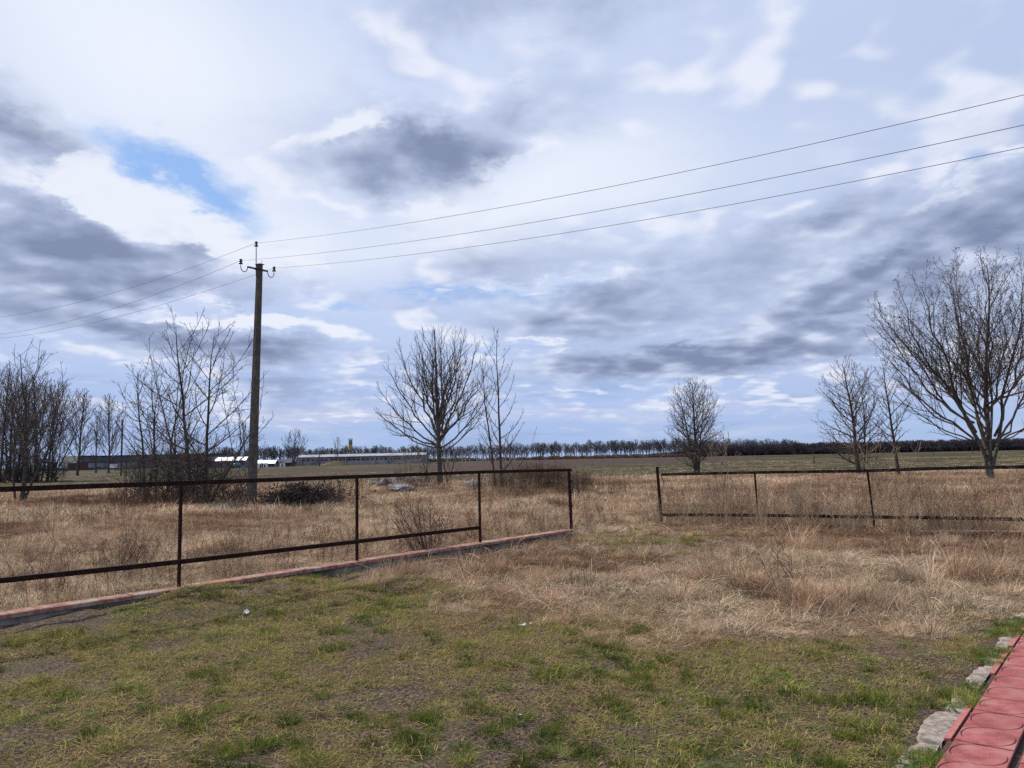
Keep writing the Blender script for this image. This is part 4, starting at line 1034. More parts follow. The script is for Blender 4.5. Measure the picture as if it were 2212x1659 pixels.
def wood():
    rng = np.random.default_rng(5)
    protos = [(small_tree_mesh(300 + i, 6.5, 2.2, .15, .8, rt=.075, dens=.8), MAT['bark_wood']) for i in range(4)] + [(bush_mesh(310 + i, 3.6, 2.4, .085), MAT['bark_wood']) for i in range(3)]
    pts, rot, sc, pick = [], [], [], []
    def wood_h(px): return np.interp(px, [1380, 1450, 1500, 1780, 1850, 2300], [2.0, 3.5, 6.4, 6.8, 6.6, 6.6])
    for k in range(3400):
        px = rng.uniform(1385, 2420); Y = rng.uniform(0, 1) ** 1.3 * 55 + np.interp(px, [1385, 1800, 2400], [478, 430, 405])
        p = at_y(px, 980, Y); b = rng.random() < .4
        s = wood_h(px) / 6.5 * rng.uniform(.75, 1.08)
        pts.append((p.x, p.y, -.2)); rot.append(rng.uniform(0, 6.28)); sc.append((s * rng.uniform(.9, 1.4),) * 2 + (s,))
        pick.append(4 + rng.integers(0, 3) if b else rng.integers(0, 4))
    n = len(pts)
    scatter('dark_wood', pts, rot, sc, np.zeros(n), rng.random(n), pick, protos, label='dark leafless wood seen as one low band along the right horizon', cat='wood')
    # reddish scrub along the foot of the tree row
    m = two_tone('far_scrub', (0.12, 0.075, 0.055), (0.20, 0.14, 0.10), .3, .95, bump_s=0)
    protos = [(bush_mesh(320 + i, 3.0, 2.8, .07), m) for i in range(3)]
    pts, rot, sc, pick = [], [], [], []
    for k in range(900):
        px = rng.uniform(440, 1560); Y = rng.uniform(440, 520)
        d = fbm(px * .012, 3.3, 21)
        if rng.random() > d * 1.3: continue
        p = at_y(px, 990, Y); s = rng.uniform(.3, .9)
        pts.append((p.x, p.y, -.1)); rot.append(rng.uniform(0, 6.28)); sc.append((s * 1.5, s * 1.5, s)); pick.append(rng.integers(0, 3))
    n = len(pts)
    scatter('far_scrub', pts, rot, sc, np.zeros(n), rng.random(n), pick, protos, label='reddish brown scrub along the foot of the distant tree row', cat='scrub')
wood()

# ------------------------------------------------------------------ far buildings
def bm_box(name, mat, parent, c, size, rz=0, taper=1.0):
    b = Bag(); b.box(c, size, rz, taper); return obj(name, b.mesh(name), mat, parent)
MAT['shed_wall'] = two_tone('shed_wall', (0.15, 0.15, 0.165), (0.24, 0.24, 0.255), .25, .95, bump_s=0, third=(0.11, 0.11, 0.125))
MAT['shed_brick'] = two_tone('pale_brick', (0.20, 0.18, 0.18), (0.34, 0.31, 0.30), .8, .95, bump_s=0, third=(0.15, 0.14, 0.14))
MAT['cream'] = two_tone('cream_gable', (0.42, 0.38, 0.30), (0.55, 0.50, 0.41), .5, .9, bump_s=0)
MAT['slate'] = two_tone('grey_slate_roof', (0.22, 0.225, 0.24), (0.33, 0.335, 0.35), .4, .9, bump_s=0)
MAT['dark_wall'] = two_tone('dark_grey_wall', (0.055, 0.055, 0.068), (0.10, 0.10, 0.115), .4, .95, bump_s=0)
MAT['opening'] = two_tone('dark_opening', (0.008, 0.008, 0.010), (0.015, 0.015, 0.018), 2, .9, bump_s=0)
MAT['shiny'] = two_tone('bright_sheet_metal', (0.75, 0.76, 0.80), (0.85, 0.85, 0.88), 1, .42, metal=1.0, bump_s=0)
MAT['blue_wall'] = two_tone('bluish_wall', (0.13, 0.14, 0.20), (0.19, 0.20, 0.27), .4, .9, bump_s=0)
MAT['teal'] = two_tone('teal_paint', (0.035, 0.13, 0.15), (0.06, 0.18, 0.20), 1, .6, bump_s=0)
MAT['yellow'] = two_tone('yellow_paint', (0.50, 0.30, 0.03), (0.58, 0.38, 0.06), 1, .6, bump_s=0)
MAT['cyan'] = two_tone('blue_paint', (0.03, 0.20, 0.30), (0.05, 0.27, 0.38), 1, .5, bump_s=0)
MAT['redpipe'] = two_tone('dull_red_paint', (0.055, 0.028, 0.024), (0.085, 0.045, 0.036), 2, .8, bump_s=0)

def ridge_building(root, x0, x1, Y, depth, h, rh, wall, roof, brick=None, overhang=.4):
    """long gabled building, ridge across the view; coordinates relative to root (root at Y)"""
    b = Bag()
    V = [(x0, 0, 0), (x1, 0, 0), (x1, depth, 0), (x0, depth, 0), (x0, 0, h), (x1, 0, h), (x1, depth, h), (x0, depth, h), (x0, depth / 2, h + rh), (x1, depth / 2, h + rh)]
    b.add(V, [(0, 1, 5, 4), (2, 3, 7, 6)], [])
    b.add([V[i] for i in (0, 3, 7, 8, 4)], T=[(0, 4, 3), (0, 3, 2), (0, 2, 1)]); b.add([V[i] for i in (1, 2, 6, 9, 5)], T=[(0, 1, 2), (0, 2, 3), (0, 3, 4)])
    obj('wall', b.mesh('wall'), wall, root)
    r = Bag(); o = overhang; s = rh / (depth / 2); t = .18
    A = [(x0 - o, -o, h - o * s), (x1 + o, -o, h - o * s), (x1 + o, depth / 2, h + rh), (x0 - o, depth / 2, h + rh), (x0 - o, depth + o, h - o * s), (x1 + o, depth + o, h - o * s)]
    Bv = [(x, y, z + t) for x, y, z in A]
    r.add(A + Bv, [(6, 7, 8, 9), (9, 8, 11, 10), (0, 3, 2, 1), (3, 4, 5, 2), (0, 1, 7, 6), (4, 10, 11, 5), (0, 6, 9, 3), (3, 9, 10, 4), (1, 2, 8, 7), (2, 5, 11, 8)])
    obj('roof', r.mesh('roof'), roof, root)
def buildings():
    # long grey shed
    Y = 330.0
    a, b_ = at_y(641, 1000, Y), at_y(918, 997, Y); htop = at_y(800, 979.8, Y).z
    root = empty('long_shed', (a.x, Y, 0)); L = b_.x - a.x
    ridge_building(root, 0, L, Y, 12, htop - 1.1, 1.0, MAT['shed_wall'], MAT['slate'])
    bm_box('brick_base', MAT['shed_brick'], root, (L / 2 + 2, -.12, .85), (L - 5, .2, 1.7))
    for i in range(26): bm_box('window', MAT['opening'], root, (3 + (L - 6) * i / 25, -.06, htop - 2.35), (.9, .08, .45))
    for i in range(9): bm_box('pier', MAT['shed_brick'], root, (2 + (L - 4) * i / 8, -.3, (htop - 1.3) / 2), (.35, .4, htop - 1.3))
    tag(root, 'long low grey shed with a pale roof edge below the water tower', 'shed')
    # left building
    Y = 370.0
    a, g, e = at_y(132, 1010, Y), at_y(171, 1010, Y), at_y(470, 1005, Y)
    h0 = at_y(133, 987, Y).z; h1 = at_y(171, 983.5, Y).z; hw = at_y(300, 983.5, Y).z
    root = empty('farm_building', (a.x, Y, 0)); gx = g.x - a.x; L = e.x - a.x
    b = Bag(); b.add([(0, 0, 0), (gx, 0, 0), (gx, 0, h1), (0, 0, h0), (0, 14, 0), (gx, 14, 0), (gx, 14, h1), (0, 14, h0)], [(0, 1, 2, 3), (1, 5, 6, 2), (5, 4, 7, 6), (4, 0, 3, 7), (3, 2, 6, 7)])
    obj('gable_wall', b.mesh('gable_wall'), MAT['cream'], root)
    bm_box('wing', MAT['dark_wall'], root, ((gx + L) / 2 + .05, 8, hw / 2), (L - gx, 14, hw))
    bm_box('roof_edge', MAT['opening'], root, ((gx + L) / 2, 7.9, hw + .12), (L - gx + .8, 14.6, .24))
    bm_box('lower_band', MAT['shed_wall'], root, (gx + 14, .93, hw * .28), (26, .14, hw * .5))
    bm_box('beam', MAT['opening'], root, (gx + 18, .85, hw * .55), (34, .2, .3))
    bm_box('door', MAT['opening'], root, (gx * .44, -.05, 1.6), (.9, .1, 2.6))
    bm_box('pillar', MAT['cream'], root, (gx * .62, -.08, 1.9), (2.2, .14, 3.8))
    for k in range(5): bm_box('opening', MAT['opening'], root, (gx + 9 + k * 3.4, .8, 1.0), (2.0 - .3 * (k % 2), .12, .7))
    tag(root, 'farm building with a cream gable and a long dark grey wing at left', 'building')
    # steel frame left of the gable
    root = empty('steel_frame', (at_y(88, 1010, Y).x, Y - 4, 0)); Lf = at_y(131, 1010, Y).x - at_y(88, 1010, Y).x
    zt, zb = at_y(110, 992, Y).z, at_y(110, 1000, Y).z
    for z_ in (zt, zb): bm_box('chord', MAT['opening'], root, (Lf / 2, 0, z_), (Lf, .5, .5))
    for k in range(12):
        bb = Bag(); x0 = Lf * k / 12; bb.bar((x0, .0, zb), (x0 + Lf / 24, .0, zt), .22, .22, up=(0, 1, 0)); bb.bar((x0 + Lf / 24, .0, zt), (x0 + Lf / 12, .0, zb), .22, .22, up=(0, 1, 0)); obj('web_bar', bb.mesh('web_bar'), MAT['opening'], root)
    for k, f in enumerate((.05, .4, .72, .86, .98)): bm_box('column', MAT['dark_wall'] if k != 2 else MAT['shed_brick'], root, (Lf * f, .6, zb / 2), (.7, .7, zb))
    tag(root, 'dark steel lattice frame on posts left of the cream gable', 'steel frame')
    # dark yard wall
    a, e = at_y(80, 1015, 355), at_y(300, 1012, 355)
    root = empty('yard_wall', (a.x, 355, 0)); L = e.x - a.x
    for k in range(14): bm_box('panel', MAT['dark_wall'], root, (L * (k + .5) / 14, (k % 2) * .06, .5), (L / 14 - .1, .2, 1.1))
    tag(root, 'low dark panel wall in front of the farm building', 'wall')
    p = at_y(168.5, 1010, 350); bb = bm_box('hut', MAT['redpipe'], None, (0, 0, 1.7), (7.0, 4, 3.4)); bb.location = (p.x, 350, 0); tag(bb, 'dark brown hut in front of the cream gable of the farm building', 'hut')
    root = empty('white_truck', (at_y(243, 1010, 345).x, 345, 0))
    bm_box('cargo_box', MAT['white'], root, (0, 0, 1.6), (3.1, 2.2, 1.7)); bm_box('cab', MAT['white'], root, (2.05, 0, 1.3), (1.0, 2.1, 1.3), taper=.88)
    bm_box('windscreen', MAT['opening'], root, (2.45, 0, 1.55), (.26, 1.7, .5), taper=.9)
    for sx in (-1.0, 1.9):
        for sy in (-1.0, 1.0):
            bb = Bag(); V = []; 
            for k in range(12): V += [(sx + .42 * math.cos(k * PI / 6), sy - .12, .42 + .42 * math.sin(k * PI / 6)), (sx + .42 * math.cos(k * PI / 6), sy + .12, .42 + .42 * math.sin(k * PI / 6))]
            bb.add(V, [(2 * k, 2 * k + 1, (2 * k + 3) % 24, (2 * k + 2) % 24) for k in range(12)], [(0, 2 * k, 2 * k + 2) for k in range(1, 11)]); obj('wheel', bb.mesh('wheel'), MAT['opening'], root)
    tag(root, 'small white vehicle parked in front of the dark wing of the farm building', 'vehicle')
    # slim pipes
    for px, yt, Y, lab, mt in ((262, 911, 120, 'tall thin dull red pipe standing left of the thicket', 'redpipe'), (171.5, 947, 345, 'short dark chimney pipe over the cream gable', 'opening')):
        p = at_y(px, 1000, Y); h = at_y(px, yt, Y).z; t = Tubes(); rr = .13 if Y < 200 else .28
        t.add([Vector((0, 0, 0)), Vector((0, 0, h))], [rr, rr], 8)
        r = empty('chimney_pipe', (p.x, Y, 0)); obj('pipe', t.mesh('pipe'), MAT[mt], r)
        t = Tubes(); t.add([Vector((0, 0, h)), Vector((0, 0, h + .35))], [rr * 1.5, rr * 1.3], 8); obj('cap', t.mesh('cap'), MAT['teal'] if Y < 200 else MAT[mt], r)
        tag(r, lab, 'pipe')
    # bright roofs
    for i, (x0, x1, yr, Y, lab) in enumerate(((467, 529, 987.5, 290, 'low bluish building with a glaring metal roof left of the power pole'), (552, 592, 994.2, 300, 'smaller low building with a glaring metal roof right of the power pole'))):
        a, e = at_y(x0, 1000, Y), at_y(x1, 1000, Y); h = at_y(x0, yr, Y).z
        root = empty('metal_roofed_building', (a.x, Y, 0)); L = e.x - a.x
        b = Bag(); b.box((L / 2, 3, (h - 1.4) / 2), (L, 5, h - 1.4)); obj('wall', b.mesh('wall'), MAT['blue_wall'], root)
        sx = 2.2; sl = .62
        b = Bag(); b.add([(-.5, -.3, h - 1.45), (L + .5, -.3, h - 1.45), (L + .5, sx, h - .05), (-.5, sx, h - .05), (-.5, 5.8, h - 1.5), (L + .5, 5.8, h - 1.5)], [(0, 1, 2, 3), (3, 2, 5, 4)]); obj('roof', b.mesh('roof'), MAT['shiny'], root)
        bm_box('fascia', MAT['opening'], root, (L / 2, -.34, h - 1.56), (L + 1, .06, .2))
        for k in range(4): bm_box('window', MAT['opening'], root, (L * (k + .5) / 4, .47, h * .35), (1.2, .08, .8))
        tag(root, lab, 'building', 'metal-roofed buildings')
    # dark roofs beside them
    for i, (x0, x1, yr, Y, lab) in enumerate(((440, 470, 988, 300, 'dark roofed hut left of the glaring roof'), (592, 628, 993, 310, 'reddish dark roofed hut right of the smaller glaring roof'))):
        a, e = at_y(x0, 1000, Y), at_y(x1, 1000, Y); h = at_y(x0, yr, Y).z; root = empty('hut', (a.x, Y, 0)); L = e.x - a.x
        ridge_building(root, 0, L, Y, 5, h - 1.3, 1.2, MAT['redpipe'] if i else MAT['dark_wall'], MAT['dark_wall'])
        bm_box('door', MAT['opening'], root, (L * .4, -.05, .95), (.9, .08, 1.9)); tag(root, lab, 'hut')
    # blue cistern and small white sheds
    p = at_y(509, 1001, 270); root = empty('cistern', (p.x, 270, 0)); t = Tubes()
    t.add([Vector((-1.5, 0, .95)), Vector((-1.42, 0, .95)), Vector((1.42, 0, .95)), Vector((1.5, 0, .95))], [.25, .8, .8, .25], 14); obj('tank', t.mesh('tank'), MAT['cyan'], root)
    for s in (-1, 1): bm_box('leg', MAT['opening'], root, (s, 0, .1), (.25, 1.2, .22))
    tag(root, 'small blue cistern standing left of the power pole', 'cistern')
    for i, (px, lab) in enumerate(((563, 'white crate-like hut just right of the power pole'), (572, 'second white hut right of the power pole'), (610, 'white hut left of the oval-crowned tree'))):
        p = at_y(px, 1001, 280); root = empty('white_hut', (p.x, 280, 0)); w = (2.2, 1.7, 1.6)[i]
        bm_box('wall', MAT['white'], root, (0, 0, .7), (w, 1.6, 1.4)); bm_box('roof', MAT['dark_wall'], root, (0, 0, 1.46), (w + .2, 1.8, .1)); bm_box('opening', MAT['opening'], root, (.2, -.82, .55), (.5, .05, .9))
        tag(root, lab, 'hut', 'small white huts')
    # water tower
    Y = 400.0; p = at_y(757, 1000, Y); zt, zm, zb = at_y(757, 951.5, Y).z, at_y(757, 960.5, Y).z, at_y(757, 967, Y).z
    root = empty('water_tower', (p.x, Y, 0)); R = 4.0 * Y / F_PX * 1.05
    b = Bag(); lathe(b, (0, 0, 0), [(.0, zt + .35), (R * .6, zt + .25), (R, zt), (R, zm)], 20); obj('upper_tank', b.mesh('upper_tank', True), MAT['teal'], root)
    b = Bag(); lathe(b, (0, 0, 0), [(R, zm), (R, zb), (R * .42, zb - .9), (R * .42, zb - 1.0)], 20); obj('lower_tank', b.mesh('lower_tank', True), MAT['yellow'], root)
    b = Bag(); lathe(b, (0, 0, 0), [(R * .40, -.5), (R * .40, zb - .95)], 12); obj('shaft', b.mesh('shaft', True), MAT['teal'], root)
    t = Tubes()
    for hh in (.5, 1.0): t.add([Vector((R * math.cos(k * PI / 8), R * math.sin(k * PI / 8), zt + hh)) for k in range(17)], [.06] * 17, 4)
    for k in range(8): t.add([Vector((R * math.cos(k * PI / 4), R * math.sin(k * PI / 4), zt)), Vector((R * math.cos(k * PI / 4), R * math.sin(k * PI / 4), zt + 1.0))], [.06] * 2, 4)
    obj('railing', t.mesh('railing'), MAT['shed_wall'], root)
    tag(root, 'water tower with a teal upper half and yellow lower half behind the long shed', 'water tower')
    # concrete posts of an unfinished frame
    rng = random.Random(3)
    xs = [968, 981, 999, 1006, 1015, 1031, 1044, 1050, 1057, 1064, 1071, 1083, 1093, 1102, 1112]
    for i, px in enumerate(xs):
        Y = 330 + rng.uniform(-4, 4); p = at_y(px, 997, Y); h = at_y(px, 977 + rng.uniform(-3, 5), Y).z
        b = Bag(); b.box((0, 0, h / 2 - .1), (.42, .42, h + .2), 0, .85); o = obj('concrete_post', b.mesh('concrete_post'), MAT['shed_brick']); o.location = (p.x, Y, 0); o.rotation_euler = (rng.gauss(0, .01), rng.gauss(0, .02), rng.uniform(0, 1))
        tag(o, 'pale upright concrete post beyond the ploughed field, right of the long shed', 'post', 'pale concrete posts right of the long shed')
    # leaning stakes in the meadow at right
    for i, (px, py, dx, h, lab) in enumerate(((1560, 1005, 0, 9, 'short dark stake in the meadow left of the leaning one'), (1757, 1001, 3, 16, 'dark stake leaning right in the meadow right of the bushy tree'), (2017, 984, 0, 9, 'dark stake in the meadow between the narrow tree and the large right tree'), (2101, 980, 0, 16, 'upright dark stake in the meadow just left of the large tree'))):
        p = at_z(px, py, 0); k = p.y / F_PX; t = Tubes(); t.add([Vector((0, 0, -.2)), Vector((dx * k * .5, 0, h * k * .5)), Vector((dx * k, 0, h * k))], [.09, .085, .06], 6)
        o = obj('wooden_stake', t.mesh('wooden_stake'), MAT['bark']); o.location = p; tag(o, lab, 'stake')
buildings()

# ------------------------------------------------------------------ grass prototypes
def blades(rng, n, h, spread, lean, bend, w, seg=3, flat=False, radial=0.6):
    """curved tapering blades; arrays, with a per-blade variation value"""
    a = rng.uniform(0, 2 * PI, n); rr = spread * np.sqrt(rng.random(n))
    bx, by = rr * np.cos(a), rr * np.sin(a)
    da = a * radial + rng.uniform(0, 2 * PI, n) * (1 - radial) if radial < 1 else a + rng.normal(0, .4, n)
    H = h * rng.uniform(.45, 1.15, n); ln = np.abs(rng.normal(lean, lean * .45 + .05, n)); bd = bend * rng.uniform(.3, 1.4, n)
    wd = w * rng.uniform(.6, 1.2, n); sx, sy = -np.sin(da + rng.normal(0, .6, n)), np.cos(da + rng.normal(0, .6, n))
    V = np.zeros((n, seg + 1, 2, 3)); px, py, pz = bx.copy(), by.copy(), np.zeros(n) - (0.0 if flat else .006)
    if flat: pz = rng.uniform(.002, .02, n)
    th = ln.copy()
    for i in range(seg + 1):
        k = wd * (1 - .85 * (i / seg) ** 1.3) * .5
        V[:, i, 0] = np.stack([px - sx * k, py - sy * k, pz], -1); V[:, i, 1] = np.stack([px + sx * k, py + sy * k, pz], -1)
        L = H / seg
        px = px + np.cos(da) * np.sin(th) * L; py = py + np.sin(da) * np.sin(th) * L; pz = pz + np.cos(th) * L
        if not flat: pz = np.maximum(pz, .004)
        th = th + bd / seg
    Q = []
    m = (seg + 1) * 2
    q = np.array([(2 * i, 2 * i + 1, 2 * i + 3, 2 * i + 2) for i in range(seg)])
    Q = (q[None] + (np.arange(n) * m)[:, None, None]).reshape(-1, 4)
    bl = np.repeat(rng.random(n), m)
    return V.reshape(-1, 3), Q, bl
def grass_mesh(name, parts):
    Vs, Qs, Bs, o = [], [], [], 0
    for V, Q, B in parts: Vs.append(V); Qs.append(Q + o); Bs.append(B); o += len(V)
    me = mesh(name, np.concatenate(Vs), np.concatenate(Qs)); fattr(me, 'bl', np.concatenate(Bs)); return me
def leaves_part(rng, n, r, size, zmax):
    V = []; Q = []; B = []
    for i in range(n):
        a = rng.uniform(0, 2 * PI); d = r * rng.uniform(.1, 1); c = np.array([d * math.cos(a), d * math.sin(a), rng.uniform(.3, 1) * zmax * (1.1 - d / r * .6)])
        f = np.array([math.cos(a), math.sin(a), rng.uniform(-.2, .5)]); sd = np.array([-math.sin(a), math.cos(a), rng.uniform(-.3, .3)]); s = size * rng.uniform(.6, 1.3); k = len(V)
        V += [c - f * s, c + sd * s * .5 - [0, 0, s * .1], c + f * s, c - sd * s * .5 - [0, 0, s * .1]]; Q.append((k, k + 1, k + 2, k + 3)); B += [rng.random()] * 4
    return np.array(V), np.array(Q), np.array(B)
def stems_mesh(name, rng, n, h, spread, lean, branches, r=.0022, blen=.12, seed_n=0, upright=.5):
    t = Tubes(); py = random.Random(int(rng.integers(0, 1e6)))
    ends = []
    for i in range(n):
        a = py.uniform(0, 2 * PI); p = Vector((spread * py.uniform(-1, 1), spread * py.uniform(-1, 1), -.01)); d = Vector((math.cos(a) * lean * py.random(), math.sin(a) * lean * py.random(), 1)).normalized()
        H = h * py.uniform(.6, 1.1); pts = [p.copy()]; dirs = []
        for k in range(5):
            d = (d + Vector((py.gauss(0, .07), py.gauss(0, .07), 0))).normalized(); p = p + d * H / 5; pts.append(p.copy()); dirs.append(d.copy())
        t.add(pts, [r, r * .9, r * .8, r * .7, r * .6, r * .45], 3)
        for b in range(branches):
            f = py.uniform(.25, .98); i0 = min(4, int(f * 5)); q = pts[i0].lerp(pts[i0 + 1], f * 5 - i0); aa = py.uniform(0, 2 * PI)
            dd = (dirs[i0] * upright + Vector((math.cos(aa), math.sin(aa), py.uniform(0, .5)))).normalized(); L = blen * py.uniform(.4, 1.2) * (1.2 - f * .6)
            e1 = q + dd * L * .5; dd = (dd + Vector((0, 0, .5))).normalized(); e2 = e1 + dd * L * .5
            t.add([q, e1, e2], [r * .6, r * .5, r * .35], 3); ends.append(e2)
            for s in range(seed_n): ends.append(q.lerp(e2, py.random()))
    V, Q = t.arrays(); B = np.repeat(rng.random(len(V) // 3 + 1), 3)[:len(V)]
    Vs = [V]; Qs = [Q]; Bs = [B * .6]; o = len(V)
    if seed_n:
        SV = []; SQ = []
        for e in ends:
            for _ in range(2):
                s = .006 * py.uniform(.6, 1.4); a = Vector((py.gauss(0, 1), py.gauss(0, 1), py.gauss(0, 1))).normalized(); b = a.orthogonal().normalized(); k = len(SV)
                SV += [e - a * s, e + b * s * .7, e + a * s, e - b * s * .7]; SQ.append((k, k + 1, k + 2, k + 3))
        Vs.append(np.array([tuple(v) for v in SV])); Qs.append(np.array(SQ) + o); Bs.append(np.full(len(SV), .2))
    me = mesh(name, np.concatenate(Vs), np.concatenate(Qs)); fattr(me, 'bl', np.concatenate(Bs)); return me

def wedge_points(rng, n, y0, y1, spread=0.76, power=1.0, xmin=None):
    """random points in the ground wedge the view covers, between two distances, uniform per area"""
    Y = np.sqrt(rng.uniform((y0) ** 2, (y1) ** 2, n)); X = rng.uniform(-1, 1, n) * (Y * spread + 1.0)
    return X, Y
def off_path(x, y, margin=0.0):
    s = (x - PATH_A.x) * pn.x + (y - PATH_A.y) * pn.y
    return s < -margin
def off_wall(x, y):
    s = (x - WA.x) * wall_n.x + (y - WA.y) * wall_n.y; t = (x - WA.x) * wall_dir.x + (y - WA.y) * wall_dir.y
    s2 = (x - RW_A.x) * rn.x + (y - RW_A.y) * rn.y; t2 = (x - RW_A.x) * rdir.x + (y - RW_A.y) * rdir.y
    return ~((s > -.24) & (s < .03) & (t > -.2) & (t < LW + .05)) & ~((s2 > -.24) & (s2 < .02) & (t2 > -.1))

def build_grass():
    rng = np.random.default_rng(12)
    lawn = []
    for i in range(4): lawn.append((grass_mesh('tuft', [blades(rng, 20, .052, .060, .60, .9, .0052), blades(rng, 8, .07, .09, 1.35, .2, .0045, flat=True)]), MAT['lawn']))       # 0-3 sparse short grass
    for i in range(3): lawn.append((grass_mesh('tuft', [blades(rng, 170, .068, .055, .50, .55, .0028, radial=.95)]), MAT['lawn']))            # 4-6 dense cushions
    for i in range(3): lawn.append((grass_mesh('tuft', [blades(rng, 22, .10, .12, 1.40, .15, .0052, flat=True)]), MAT['lawn']))              # 7-9 flat dead litter
    for i in range(2): lawn.append((grass_mesh('tuft', [leaves_part(rng, 46, .075, .011, .035)]), MAT['weed_leaf']))                          # 10-11 small-leaved weeds
    for i in range(3): lawn.append((grass_mesh('flecks', [leaves_part(rng, 30, .14, .0055, .010), leaves_part(rng, 4, .14, .012, .012)]), MAT['lawn']))   # 12-14 crumbs, chips and dead leaves
    P = []
    X, Y = wedge_points(rng, 38000, 2.9, 10.8)
    sw = straw_w(X, Y)
    side = (X - WA.x) * wall_n.x + (Y - WA.y) * wall_n.y
    keep = (sw < .85) & (rng.random(len(X)) > sw * .6) & off_path(X, Y, .02) & off_wall(X, Y)
    s = (X - PATH_A.x) * pn.x + (Y - PATH_A.y) * pn.y
    tt_ = (X - PATH_A.x) * pdir.x + (Y - PATH_A.y) * pdir.y
    keep &= ~((s > -.26) & (tt_ > -2.2) & (tt_ < 4.5) & (rng.random(len(X)) < .97))
    X, Y, sw = X[keep], Y[keep], sw[keep]
    big = fbm(X * .5, Y * .5, 31); med = fbm(X * 1.7, Y * 1.7, 33); fin = fbm(X * 6, Y * 6, 35)
    green = sstep(-3.0, 3.6, X + (6.0 - Y) * .45) * .34 + (big - .5) * .9 + (med - .5) * 1.2 + .25 + .22 * np.exp(-((X + 4.2) / 1.6) ** 2 - ((Y - 5.2) / 1.8) ** 2)      # greener towards lower right
    green += .25 * np.exp(-((X + 3.0) / 1.5) ** 2 - ((Y - 4.4) / 1.2) ** 2)
    bare = sstep(.50, .66, fbm(X * 1.3, Y * 1.3, 41)) * .80 + .25 * sstep(.5, .6, fbm(X * 4.5, Y * 4.5, 43)) + .45 * np.exp(-((X + 3.6) / 1.6) ** 2 - ((Y - 8.2) / .9) ** 2)
    k = rng.random(len(X)) > bare
    X, Y, sw, green, fin = X[k], Y[k], sw[k], green[k], fin[k]
    n = len(X); g = np.clip(green + rng.normal(0, .12, n) + (fin - .5) * .5, 0, 1) * (1 - sw * .8)
    pick = rng.integers(0, 4, n); u = rng.random(n)
    fl = u < (.42 - .22 * g); pick[fl] = rng.integers(7, 10, fl.sum())
    wd = (u > .965) & (g > .3); pick[wd] = rng.integers(10, 12, wd.sum())
    tint = np.where(fl, g * .2 + rng.uniform(0, .3, n), .10 + g * .62 + rng.normal(0, .07, n)); tint = np.clip(tint, 0, 1)
    sc = rng.uniform(.55, 1.15, n) * (1 + .25 * sstep(6, 10, Y)); scz = sc * rng.uniform(.4, 1.0, n) * (.55 + .5 * g)
    A = [np.stack([X, Y, gz(X, Y)], -1), rng.uniform(0, 6.28, n), np.stack([sc, sc, scz], -1), tint, rng.random(n), pick]
    # separate dark cushions
    X, Y = wedge_points(rng, 3600, 2.9, 10.2)
    med = fbm(X * 1.3, Y * 1.3, 51)
    keep = (straw_w(X, Y) < .4) & off_path(X, Y, .12) & off_wall(X, Y) & (rng.random(len(X)) < sstep(.42, .64, med) * .8 + .07)
    X, Y = X[keep], Y[keep]; n = len(X); s1 = rng.uniform(.45, 1.25, n) ** 1.3
    spots = [(545,1607,2.0),(410,1575,1.0),(660,1560,.8),(935,1562,1.0),(1310,1510,1.6),(1345,1520,1.3),(1185,1468,1.0),(995,1608,1.0),(895,1605,1.0),(1560,1600,1.1),(1870,1560,1.3),(830,1395,.8),(925,1365,.8),(600,1335,.9),(310,1440,1.0),(440,1450,1.1),(560,1395,.8),(1010,1430,.9),(1160,1430,.8),(1090,1480,.9),(1510,1360,1.0),(1420,1375,.9),(1790,1650,1.5),(1700,1605,1.2),(250,1610,1.2),(120,1560,1.0),(700,1640,1.0),(1130,1640,1.1),(1450,1640,1.2),(1640,1520,1.1),(1990,1500,1.1),(760,1480,.7),(640,1290,.8),(380,1277,1.1),(470,1300,1.0)]
    sp = [at_z(a, b, .03) for a, b, c in spots]; X = np.concatenate([X, [p.x for p in sp]]); Y = np.concatenate([Y, [p.y for p in sp]]); s1 = np.concatenate([s1, [c for a, b, c in spots]]); n = len(X)
    B = [np.stack([X, Y, gz(X, Y)], -1), rng.uniform(0, 6.28, n), np.stack([s1, s1, s1 * rng.uniform(.6, .95, n)], -1), np.clip(rng.normal(.80, .14, n), .35, 1), rng.uniform(0, .5, n), rng.integers(4, 7, n)]
    # green grass in the trodden gap and thin green among the straw near the lawn
    X, Y = wedge_points(rng, 9000, 7.5, 17.5); sw = straw_w(X, Y)
    k = (rng.random(len(X)) < (1 - sw) * 1.0 * (Y > 10.5) + .12 * (fbm(X * .7, Y * .7, 47) > .52)) & off_wall(X, Y) & off_path(X, Y, .1) & (Y > 9)
    X, Y = X[k], Y[k]; n3 = len(X); s3 = rng.uniform(.9, 1.7, n3)
    G = [np.stack([X, Y, gz(X, Y)], -1), rng.uniform(0, 6.28, n3), np.stack([s3, s3, s3 * .8], -1), rng.uniform(.25, .75, n3), rng.random(n3), rng.integers(0, 7, n3)]
    X, Y = wedge_points(rng, 8000, 2.9, 10.5); k = (straw_w(X, Y) < .8) & off_wall(X, Y) & off_path(X, Y, .2); X, Y = X[k], Y[k]; n4 = len(X); s4 = rng.uniform(.6, 1.3, n4)
    E = [np.stack([X, Y, gz(X, Y)], -1), rng.uniform(0, 6.28, n4), np.stack([s4, s4, s4], -1), rng.uniform(-.1, .26, n4), rng.random(n4) * .9, rng.integers(12, 15, n4)]
    # tufts crowding along the mortar and the kerb
    t = rng.uniform(-1.5, 4.2, 420); dens = fbm(t * 2.3, t * 0, 61); s_ = -np.abs(rng.normal(.0, .10, 420)) - .01
